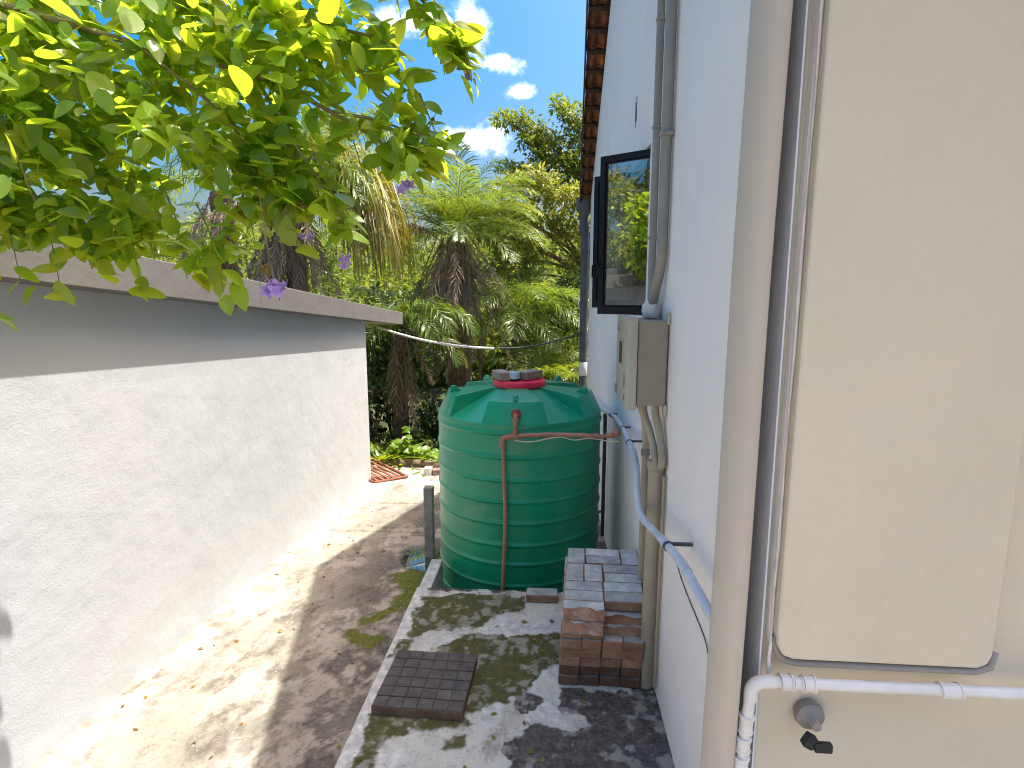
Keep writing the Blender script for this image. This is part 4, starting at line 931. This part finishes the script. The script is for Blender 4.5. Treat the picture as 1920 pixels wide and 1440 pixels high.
pb = empty('palm', (-1.72, 10.6, -1), 'middle palm with upright green fronds above a skirt of dead brown ones', 'palm tree')
trunk_palm(pb, (-1.72, 10.65, -1.1), (-1.72, 10.62, 2.95), .20)
for az, el, L, dr in ((95, 84, 1.45, 14), (62, 66, 1.55, 70), (20, 62, 1.55, 95), (-5, 48, 1.4, 95), (140, 60, 1.4, 70), (172, 52, 1.5, 85), (205, 40, 1.4, 80), (260, 45, 1.2, 80), (300, 45, 1.3, 85), (335, 40, 1.4, 90), (110, 58, 1.4, 60), (230, 62, 1.3, 70), (40, 75, 1.4, 45), (285, 68, 1.2, 60), (350, 18, 1.4, 70), (190, 12, 1.3, 70), (320, 8, 1.3, 75), (245, 8, 1.2, 70), (8, 30, 1.5, 95), (330, 55, 1.4, 100), (185, 35, 1.5, 95), (215, 58, 1.3, 95), (165, 20, 1.4, 80), (280, 25, 1.3, 90), (30, 35, 1.4, 85), (355, 70, 1.5, 100), (190, 72, 1.4, 95)):
    frond((-1.72, 10.58, 2.95), az, el, L*1.22, dr*.9, .52, .45, 52, 'palm_leaf' if random.random() < .7 else 'palm_leaf_bright', pb, 'frond', .6, .022)
skirt(pa, (-4.15, 9.2, 3.35), 30, .34, 1.6)
skirt(pb, (-1.72, 10.55, 2.95), 52, .34, 2.0)
frond((-1.95, 10.3, 2.85), 190, 35, 1.5, 125, .45, 1.6, 40, 'palm_dead', pb, 'dead_frond', .35, .03, .04)['label'] = 'pale straw coloured bent dead frond'

pc = empty('palm', (-.25, 9.9, -.9), 'low bright green palm behind the tank lid', 'palm tree')
trunk_palm(pc, (-.25, 9.9, -1), (-.22, 9.85, .35), .10)
for az, el, L, dr in ((80, 70, 1.0, 40), (30, 55, 1.15, 65), (-10, 42, 1.2, 75), (120, 62, 1.0, 55), (165, 50, 1.1, 80), (200, 35, 1.0, 80), (250, 45, .8, 80), (300, 50, .9, 80), (340, 30, 1.1, 80), (55, 30, 1.1, 60), (100, 35, .9, 60)):
    frond((-.22, 9.85, .40), az, el, L, dr, .38, .6, 34, 'palm_leaf_bright', pc, 'frond', .6, .026)
pd = empty('palm', (.62, 9.6, -.9), 'bright young palm squeezed beside the grey downpipe', 'palm tree')
trunk_palm(pd, (.72, 9.8, -1), (.68, 9.75, .2), .09)
for az, el, L, dr in ((170, 50, 1.0, 85), (200, 38, .9, 85), (140, 60, .9, 60), (215, 60, .8, 90), (180, 22, .9, 70), (90, 70, .9, 50), (230, 30, .8, 80), (160, 8, .8, 60), (30, 50, .9, 70)):
    frond((.68, 9.75, .25), az, el, L, dr, .34, .7, 32, 'palm_leaf_bright', pd, 'frond', .6, .026)
pe = empty('palm', (-2.6, 9.6, -.9), 'dark shaded palm with arching fronds between the outbuilding and the tank', 'palm tree')
trunk_palm(pe, (-2.62, 9.75, -1), (-2.6, 9.7, 1.25), .13)
for az, el, L, dr in ((-20, 45, 1.35, 120), (-40, 50, 1.3, 125), (5, 40, 1.25, 110), (200, 45, 1.0, 110), (240, 50, 1.1, 120), (275, 50, 1.1, 125), (310, 40, 1.1, 115), (60, 60, 1.2, 90), (140, 60, 1.2, 90), (330, 15, 1.2, 90), (255, 20, 1.0, 95)):
    frond((-2.6, 9.65, 1.35), az, el, L*1.3, dr, .52, .7, 46, 'palm_leaf', pe, 'frond', .6, .024)
frond((-2.5, 9.6, .9), -22, 42, 1.5, 120, .30, 1.4, 38, 'palm_leaf_yellow', pe, 'frond', .45, .022)
skirt(pe, (-2.6, 9.6, 1.25), 9, .2, 1.3)
pf = empty('palm', (-.66, 10.8, -.9), 'dark feathery palm right of the dead brown skirt', 'palm tree')
trunk_palm(pf, (-.66, 10.8, -1), (-.62, 10.78, 1.55), .12)
for az, el, L, dr in ((0, 40, 1.2, 80), (-30, 40, 1.2, 90), (30, 45, 1.2, 80), (200, 40, 1.0, 80), (250, 45, 1.1, 95), (290, 50, 1.1, 95), (320, 25, 1.2, 80), (345, 10, 1.2, 60), (70, 65, 1.2, 60), (130, 60, 1.2, 70), (270, 15, 1.1, 80), (5, -8, 1.1, 40), (310, -5, 1.0, 60), (230, 5, .9, 60)):
    frond((-.62, 10.75, 1.6), az, el, L*1.3, dr, .56, .6, 48, 'palm_leaf', pf, 'frond', .6, .025)
pg = empty('palm', (-6.3, 10.2, -.9), 'fibrous palm trunk at far left behind the vine', 'palm tree')
trunk_palm(pg, (-5.55, 9.6, -1), (-5.5, 9.6, 3.6), .19)
for az, el, L, dr in ((-25, 40, 2.0, 110), (-70, 45, 1.9, 115), (15, 25, 2.0, 100), (-100, 40, 1.9, 110), (-45, 60, 2.1, 110), (0, 70, 2.2, 110)):
    frond((-4.2, 9.2, 3.5), az, el, L, dr, .8, 1.6, 56, 'palm_leaf', pa, 'frond', .5, .028)
for az in range(0, 360, 30): frond((-5.5, 9.6, 3.7), az+random.uniform(-10, 10), random.uniform(10, 65), 2.1, 85, .6, .9, 42, 'palm_leaf', pg, 'frond', .6, .026)
skirt(pg, (-5.5, 9.5, 3.4), 9, .25, 1.6)

# ------------------------------------------------------------ broadleaf trees
def cl(x, y, z, r, ry=None, rz_=None): return ((x, y, z), (r, ry or r*1.1, rz_ or r*.6))
tree('tree', 'tall open crowned tree rising beside the tiled eave', 'tree', (2.3, 14.3, -1), (1.6, 13.8, 4.3), .2,
     [cl(-.98, 13, 5.62, .34), cl(-.60, 13, 5.55, .36), cl(-.25, 13.1, 5.30, .42), cl(.0, 13.0, 5.0, .45), cl(-.28, 13, 4.75, .36), cl(.42, 13, 5.65, .36), cl(.10, 13.1, 5.92, .25), cl(.6, 13.2, 5.25, .45),
      cl(.45, 13, 4.7, .5), cl(-.6, 12.8, 5.1, .22), cl(-.95, 12.9, 4.62, .30, None, .14), cl(-.55, 12.9, 4.55, .32, None, .16), cl(1.2, 13.2, 5.7, .7), cl(1.7, 13.5, 6.2, .8), cl(2.3, 13.6, 5.6, .9), cl(1.3, 13.2, 4.6, .8), cl(.3, 13.1, 4.25, .45), cl(-.2, 13, 4.3, .4), cl(2.8, 14.5, 6.3, .9)],
     2500, .105, .46, 'tree_leaf', None, .05, .2)
tree('tree', 'yellow green bushy tree filling the gap beneath the tall one', 'tree', (1.3, 12.6, -1), (.9, 12.2, 2.4), .17,
     [cl(-.75, 11.6, 4.0, .40), cl(-.35, 11.5, 4.12, .42), cl(.1, 11.6, 3.85, .45), cl(.55, 11.6, 3.7, .5), cl(-1.1, 11.6, 3.6, .42), cl(-.6, 11.6, 3.5, .45), cl(-.05, 11.5, 3.35, .45), cl(.5, 11.6, 3.15, .45), cl(-1.35, 11.8, 3.15, .4), cl(-.85, 11.7, 2.95, .45), cl(-.3, 11.6, 2.8, .45),
      cl(1.2, 11.8, 3.6, .6), cl(1.1, 12, 2.9, .6), cl(.55, 11.7, 2.55, .36), cl(-1.1, 11.9, 2.55, .4), cl(-.6, 11.8, 2.35, .38)],
     2300, .125, .34, 'mango_leaf', None, .04, .35)
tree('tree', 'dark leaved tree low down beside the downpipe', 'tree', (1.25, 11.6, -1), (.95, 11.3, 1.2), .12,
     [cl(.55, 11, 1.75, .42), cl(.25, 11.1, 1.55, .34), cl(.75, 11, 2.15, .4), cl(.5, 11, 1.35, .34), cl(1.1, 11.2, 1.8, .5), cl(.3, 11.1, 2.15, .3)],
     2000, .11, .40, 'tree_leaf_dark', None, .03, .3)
tree('tree', 'dark tree standing behind the vine at left', 'tree', (-7.5, 14.2, -.8), (-7.4, 14, 2.2), .16,
     [cl(-7.2, 13.4, 3.1, .8), cl(-6.3, 13.5, 2.7, .7), cl(-8.2, 13.4, 3.2, .9), cl(-5.6, 13.6, 2.3, .7), cl(-7.0, 13.4, 2.1, .8), cl(-6.2, 13.4, 1.8, .6), cl(-8.8, 13.5, 2.2, .9), cl(-5.0, 13.7, 2.9, .6), cl(-9.6, 13.8, 3.0, 1.0)],
     900, .15, .42, 'tree_leaf', None, .05, .3)
tree('tree', 'leafy tree beyond the outbuilding roof, mirrored in the window', 'tree', (-9.5, -2.2, -.7), (-9.4, -2.2, 2.0), .15,
     [cl(-8.6, -2.4, 3.3, 1.0), cl(-8.2, -1.2, 3.0, .8), cl(-9.0, -3.6, 3.2, 1.0), cl(-8.6, -3.0, 4.6, .9), cl(-9.3, -1.8, 4.2, 1.0), cl(-8.4, -.6, 4.2, .7), cl(-8.8, -2.2, 5.6, .9), cl(-8.4, -4.4, 4.4, .9), cl(-8.8, -1.0, 5.4, .7), cl(-8.6, -3.8, 5.8, .8)], 1300, .16, .42, 'mango_leaf', None, .05, .3)
# understorey shrubs
def shrub(label, x, y, z, r, h, mat, per=900, size=.12, asp=.4):
    t = empty('shrub', (x, y, z), label, 'shrub', 'shrubs behind the tank')
    b = MB()
    for _ in range(6): b.tube([(x, y, z), (x+random.uniform(-r, r)*.4, y+random.uniform(-r, r)*.4, z+h*.5), (x+random.uniform(-r, r)*.8, y+random.uniform(-r, r)*.8, z+h*.9)], [.02, .014, .006], 6)
    b.build('stems', 'bark', t, sm=True)
    cs = [((x+random.uniform(-.6, .6)*r, y+random.uniform(-.6, .6)*r, z+h*random.uniform(.25, .95)), (r*.45, r*.45, h*.22)) for _ in range(9)]
    V, F = clump_leaves([c for c, _ in cs], [q for _, q in cs], [per//9]*9, size, asp); o = link('foliage', fast_mesh('foliage', V, F, mat), t); o['kind'] = 'stuff'
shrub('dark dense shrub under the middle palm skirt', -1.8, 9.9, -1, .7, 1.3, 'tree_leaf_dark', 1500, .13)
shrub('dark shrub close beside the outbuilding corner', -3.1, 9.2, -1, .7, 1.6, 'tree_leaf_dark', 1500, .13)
shrub('mid green shrub directly behind the tank', -.9, 9.3, -1, .7, 1.2, 'wood_leaf', 1500, .12)
shrub('bright shrub behind the tank at right', .2, 10.8, -1, .8, 1.9, 'mango_leaf', 1500, .13)
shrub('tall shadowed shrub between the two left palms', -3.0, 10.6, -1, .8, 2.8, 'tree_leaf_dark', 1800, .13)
shrub('sunlit shrub right of the dark feathery palm', -.35, 11.3, -1, .7, 2.7, 'mango_leaf', 1500, .12)
# far wood on the rising ground
cs = []; per = []
for i in range(300):
    y = rng.uniform(15.5, 34); x = rng.uniform(-1.05, .45)*y*.9+rng.normal()*1.5; g = float(h_z(np.array([x]), np.array([y]))[0]); r = rng.uniform(.7, 1.5)*(.7+y/45)
    for q in range(2): cs.append(((x+rng.normal()*.5, y, g+r*.6+q*r*.9), (r, r, r*.75))); per.append(int(330))
V, F = clump_leaves([c for c, _ in cs], [q for _, q in cs], per, .24, .45)
o = link('far_wood', fast_mesh('far_wood', V, F, 'wood_leaf')); tag(o, 'sunlit mixed woodland on the slope far behind', 'woodland', None, 'stuff')
n = 90; X = np.concatenate([rng.uniform(-2.25, -.95, n), rng.uniform(-.8, .45, 26)]); Y = np.concatenate([rng.uniform(2.2, 7.6, n), rng.uniform(2.0, 3.5, 26)]); n = len(X)
Z = np.where(X < PX0, g_z(X, Y), s_z(X, Y))+.005; D_ = rdirs(n)*np.array([1, 1, .1]); V, F = leaf_quads(np.stack([X, Y, Z], 1), D_, rdirs(n, 4), .022+.028*rng.random(n), .012+.012*rng.random(n))
tag(link('leaf_litter', fast_mesh('leaf_litter', V, F, 'dry_flower')), 'dry fallen leaves strewn on the concrete', 'leaf litter', None, 'stuff')
# ground cover at the end of the concrete
n = 5200; X = rng.uniform(-6.5, 1.2, n); Y = 7.75+rng.random(n)**1.3*3.2+.25*np.clip(-X-2.2, -.6, 1); keep = Y > 7.7; X, Y = X[keep], Y[keep]; n = len(X)
Z = h_z(X, Y)+.10+rng.random(n)*.35; V, F = leaf_quads(np.stack([X, Y, Z], 1), rdirs(n, .4), rdirs(n, 1.5), .08+.1*rng.random(n), .03+.035*rng.random(n))
tag(link('ground_cover', fast_mesh('ground_cover', V, F, 'tree_leaf')), 'low leafy ground cover beyond the concrete', 'ground cover', None, 'stuff')
# bright bush and strap-leaved plants at the concrete's end
def big_leaf(L, W, fold=.2, curl=.15, n=5, tipsharp=1.0, wave=0.):
    b = MB()
    for i in range(n+1):
        t = i/n; w = W*.5*(math.sin(math.pi*min(1, t**.8*.97+.03))**.75)*(1 if t < 1 else 0); z = -curl*L*t*t
        if i == n: b.v.append((0, L, z)); continue
        wv = wave*math.sin(t*9)*W
        b.v += [(-w, L*t, z+fold*w+wv), (0, L*t, z), (w, L*t, z+fold*w-wv)]
    for i in range(n-1):
        a = 3*i; b.f += [(a, a+1, a+4, a+3), (a+1, a+2, a+5, a+4)]
    a = 3*(n-1); b.f += [(a, a+1, 3*n), (a+1, a+2, 3*n)]
    return b
def leaf_obj(name, me, parent, p, d, nrm, s):
    d = Vector(d).normalized(); nrm = Vector(nrm); x = d.cross(nrm); x = x.normalized() if x.length > 1e-4 else d.orthogonal().normalized(); z = x.cross(d)
    o = bpy.data.objects.new(name, me); COL.objects.link(o); o.parent = parent
    M = Matrix((x, d, z)).transposed().to_4x4(); M.translation = Vector(p); M = M @ Matrix.Scale(s, 4)
    o.matrix_parent_inverse = Matrix.Identity(4); o.matrix_basis = Matrix.Translation(-parent_world(parent)) @ M; return o
bl = [big_leaf(1, .78, .12, .25).mesh('leaf', 'bush_leaf', True), big_leaf(1, .70, .2, .4).mesh('leaf', 'bush_leaf', True)]
bu = empty('leafy_bush', (-2.0, 8.3, -.75), 'bright bush of large round leaves at the concrete end', 'bush')
b = MB()
for sx, sy, h in ((-2.12, 8.25, .75), (-2.0, 8.2, .45), (-1.85, 8.2, .42), (-2.28, 8.3, .5), (-1.72, 8.15, .38)):
    top_ = Vector((sx+random.uniform(-.05, .05), sy, -.75+h)); b.tube([(-2.0, 8.35, -.85), ((sx-2)/2, sy+.1, -.75+h*.5), top_] if False else [(sx*.6-.8, 8.35, -.85), (sx, sy+.05, -.75+h*.5), top_], [.012, .01, .005], 6)
    for k in range(26):
        p = Vector((sx, sy, -.75+h*random.uniform(.25, 1.05)))+Vector((random.uniform(-.1, .1), random.uniform(-.14, .05), 0)); d = Vector((random.uniform(-1, 1), random.uniform(-1, .3), random.uniform(-.3, .3)))
        leaf_obj('leaf', random.choice(bl), bu, p, d, Vector((random.uniform(-.5, .5), -.5, 1)), random.uniform(.10, .155))
b.build('stems', 'stalk_green', bu, sm=True)
st_ = [big_leaf(1, .13, .3, .55, 7).mesh('leaf', 'bush_leaf', True), big_leaf(1, .11, .3, .9, 7).mesh('leaf', 'bush_leaf', True)]
for px_, py_, n_, s_, lab in ((-2.55, 8.25, 34, .72, 'strap leaved plant at the white wall end'), (-2.25, 8.12, 26, .5, 'small strap leaved plant beside the rusty grate'), (-1.62, 8.0, 26, .5, 'strap leaved plant by the timber edging')):
    pl = empty('strap_plant', (px_, py_, -.75), lab, 'plant', 'strap leaved plants')
    for k in range(n_):
        a = random.uniform(0, 2*math.pi); leaf_obj('leaf', random.choice(st_), pl, (px_+random.uniform(-.06, .06), py_, -.72), (math.cos(a)*.55, math.sin(a)*.55, 1), (-math.cos(a), -math.sin(a), .6), s_*random.uniform(.7, 1.15))

# ------------------------------------------------------------ flowering vine overhead at left
vine = empty('flowering_vine', (-2.3, 1.1, -.2), 'overhanging vine with broad glossy leaves and mauve flowers at upper left', 'vine')
VP = [(-2.25,2.98),(-.62,2.98),(-.655,2.83),(-.56,2.78),(-.49,2.70),(-.50,2.60),(-.47,2.51),(-.41,2.43),(-.37,2.395),(-.40,2.32),(-.46,2.30),(-.53,2.37),(-.60,2.42),(-.66,2.455),(-.72,2.41),(-.745,2.30),(-.715,2.22),(-.68,2.12),(-.715,2.13),(-.78,2.20),(-.86,2.20),(-.93,2.24),(-1.05,2.12),(-1.12,2.0),(-1.3,2.12),(-1.55,2.05),(-1.75,2.15),(-2.1,2.1)]
vl = [big_leaf(1, .60, .16, .18, 6, 1, .02), big_leaf(1, .55, .25, .35, 6, 1, .03), big_leaf(1, .66, .08, .1, 6), big_leaf(1, .52, .3, .05, 6, 1, .02)]
vlm = [q.mesh('leaf', 'vine_leaf', True) for q in vl]+[q.mesh('leaf', 'vine_young', True) for q in vl[:2]]
brs = [[(-2.3,1.1,-.2),(-2.25,1.2,1.2),(-2.2,1.4,2.3),(-1.9,1.7,2.85),(-1.4,1.9,3.0)], [(-1.9,1.7,2.85),(-1.3,1.85,2.7),(-.95,1.9,2.62),(-.7,1.9,2.5),(-.58,1.9,2.43),(-.44,1.9,2.33)],
       [(-1.4,1.9,3.0),(-1.0,1.9,2.9),(-.75,1.92,2.78),(-.55,1.9,2.72)], [(-1.3,1.85,2.7),(-1.05,1.85,2.5),(-.9,1.85,2.3),(-.84,1.85,2.2)], [(-.95,1.9,2.62),(-.82,1.88,2.4),(-.72,1.88,2.25),(-.69,1.88,2.15)],
       [(-1.4,1.9,3.0),(-.9,1.95,3.05),(-.6,1.92,2.98),(-.45,1.9,2.86),(-.37,1.9,2.78),(-.325,1.9,2.70),(-.295,1.9,2.665),(-.262,1.9,2.60)], [(-1.9,1.7,2.85),(-1.7,1.75,2.5),(-1.6,1.75,2.2)], [(-.75,1.92,2.78),(-.6,1.9,2.62),(-.49,1.9,2.52)], [(-.7,1.9,2.5),(-.55,1.88,2.47),(-.42,1.88,2.42)],
       [(-.42, 1.9, 2.40), (-.39, 1.9, 2.45), (-.365, 1.9, 2.50)], [(-.90, 1.78, 2.25), (-.885, 1.78, 2.1), (-.878, 1.78, 1.99)], [(-.44, 1.9, 2.33), (-.452, 1.9, 2.29)], [(-.69,1.88,2.15),(-.68,1.88,2.07)]]
for i, q in enumerate(brs):
    r0 = .03 if i == 0 else (.011 if i < 3 else (.006 if i < 9 else .0022)); MB().tube(q, [r0, r0*.35], 7, subdiv=5).build('branch', 'twig', vine, sm=True)
hang = [(-.62,2.40,.10), (-.70,2.25,.12), (-.84,2.22,.16), (-.98,2.22,.14), (-1.10,2.10,.16), (-1.22,2.18,.2), (-1.38,2.15,.22), (-1.52,2.12,.12), (-1.66,2.15,.25), (-1.8,2.15,.18), (-1.95,2.12,.28), (-.48,2.62,.08), (-.36,2.42,.06)]
for hx, hz, hl in hang: brs.append([(hx-.05, 1.86, hz+.12), (hx, 1.85, hz), (hx+.03, 1.84, hz-hl)])
for q in brs[13:]: MB().tube(q, [.003, .0012], 6, subdiv=4).build('branch', 'stalk_green', vine, sm=True)
cand = []
for q in brs[13:]:
    P = catmull([Vector(v) for v in q], 6)
    for p in P[2:]: cand.append((p.x+random.uniform(-.03, .03), p.y+random.uniform(-.03, .03), p.z+random.uniform(-.02, .02), .015))
def invp(x, z): return float(psdf(np.array([x]), np.array([z]), VP)[0])
N_ = 7600
for _ in range(N_):
    x, z = random.uniform(-2.2, -.36), random.uniform(2.0, 3.0); s = invp(x, z)
    if s < 0.004: continue
    y = 1.9+random.gauss(.03, .15)*min(1, .25+s*4)
    cand.append((x, y, z, s))
for q in brs[1:9]:                              # sprays along the shoots
    P = catmull([Vector(v) for v in q], 8)
    for p in P[4:]:
        if random.random() < (.75 if q is not brs[5] else 1.0): cand.append((p.x+random.uniform(-.03, .03), p.y+random.uniform(-.03, .03), p.z+random.uniform(-.03, .02), .02))
for p in catmull([Vector(v) for v in brs[5]], 10)[22:-8]:
    for _ in range(2): cand.append((p.x+random.uniform(-.035, .03), p.y+random.uniform(-.04, .03), p.z+random.uniform(-.03, .03), .01))
random.shuffle(cand)
# leaves are thinned where the sprays leave gaps
keep = []
for c in cand:
    g = float(fbm(np.array([c[0]]), np.array([c[2]]), 7, 3, 2)[0])
    if c[3] > .02 and g < (.43 if c[0] > -1.15 else .46): continue
    keep.append(c)
front = sorted(range(len(keep)), key=lambda i: keep[i][1]); pick = set(i for i in front if -1.12 < keep[i][0] and keep[i][2] < 2.9)
pick = set(list(i for i in front if i in pick)[:150]+random.sample(sorted(pick), min(len(pick), 420)))
pick = set(list(pick)[:290])
Vs = []; Fs = []; kk = 0
Vy = []; Fy = []; ky = 0
for i, (x, y, z, s) in enumerate(keep):
    d = Vector((.45+random.gauss(0, .8), random.gauss(0, .7)-.2, -.25+random.gauss(0, .55))).normalized(); nr = Vector((random.gauss(.25, .6), random.gauss(-.45, .6), 1)).normalized()
    sz = random.choice((random.uniform(.040, .07), random.uniform(.060, .095), random.uniform(.07, .108)))*(1.05 if s < .03 else 1); yg = random.random() < (.30 if s < .06 else .16); mi = random.randrange(4) if not yg else 4+random.randrange(2)
    if i in pick: leaf_obj('leaf', vlm[mi], vine, (x, y, z), d, nr, sz)
    else:
        x_ = d.cross(nr).normalized(); z_ = x_.cross(d); A = np.array([x_, d, z_]); src = vl[mi % 4 if mi < 4 else mi-4]; vv = np.array(src.v)*sz @ A+np.array([x, y, z])
        tri = []
        for f in src.f:
            tri.append(f[:3]); 
            if len(f) == 4: tri.append((f[0], f[2], f[3]))
        if yg: Vy.append(vv); Fy.append(np.array(tri)+ky); ky += len(vv)
        else: Vs.append(vv); Fs.append(np.array(tri)+kk); kk += len(vv)
for nm, A_, B_, mt in (('foliage', Vs, Fs, 'vine_leaf'), ('young_foliage', Vy, Fy, 'vine_young')):
    me = fast_mesh(nm, np.concatenate(A_), np.concatenate(B_), mt); smooth(me); o = link(nm, me, vine); o['kind'] = 'stuff'
pet = big_leaf(1, .75, .3, .5, 4, 1, .08)
def flower(x, y, z, n, s, lab=None, dry=0):
    b = MB(); 
    for k in range(n):
        c = Vector((x+random.uniform(-1, 1)*s*.55, y+random.uniform(-1, 1)*s*.4, z+random.uniform(-1, 1)*s*.5)); ax = Vector((random.uniform(-1, 1), random.uniform(-1, 0), random.uniform(-.9, .3))).normalized(); u = ax.orthogonal().normalized(); w = ax.cross(u)
        for j in range(5):
            a = 2*math.pi*j/5+random.uniform(-.2, .2); d = (u*math.cos(a)+w*math.sin(a)+ax*.5).normalized(); x_ = d.cross(ax).normalized(); z_ = x_.cross(d); vs = [c+(x_*v[0]+d*v[1]+z_*v[2])*s*.55*random.uniform(.85, 1.15) for v in pet.v]; b.add(vs, pet.f)
    o = b.build('flower', 'dry_flower' if dry else 'petal', vine, sm=True)
    if lab: o['label'] = lab
for x, y, z, n, s in ((-.95, 1.86, 2.36, 3, .026), (-.975, 1.86, 2.335, 2, .026), (-.462, 1.88, 2.275, 4, .036), (-.79, 1.85, 2.11, 2, .034), (-.668, 1.86, 2.05, 3, .032), (-.664, 1.86, 2.025, 3, .028), (-.878, 1.78, 1.955, 5, .048), (-.26, 1.9, 2.597, 2, .026), (-.285, 1.9, 2.645, 1, .015)): flower(x, y, z, n, s)
for x, y, z, n, s in ((-.88, 1.78, 2.0, 3, .03), (-.85, 1.85, 2.21, 2, .03), (-.80, 1.86, 2.2, 3, .03), (-.365, 1.9, 2.50, 2, .018), (-.38, 1.9, 2.475, 2, .014), (-1.0, 1.86, 2.2, 3, .03), (-.9, 1.86, 2.15, 2, .025)): flower(x, y, z, n, s, 'dried brown flower head', 1)
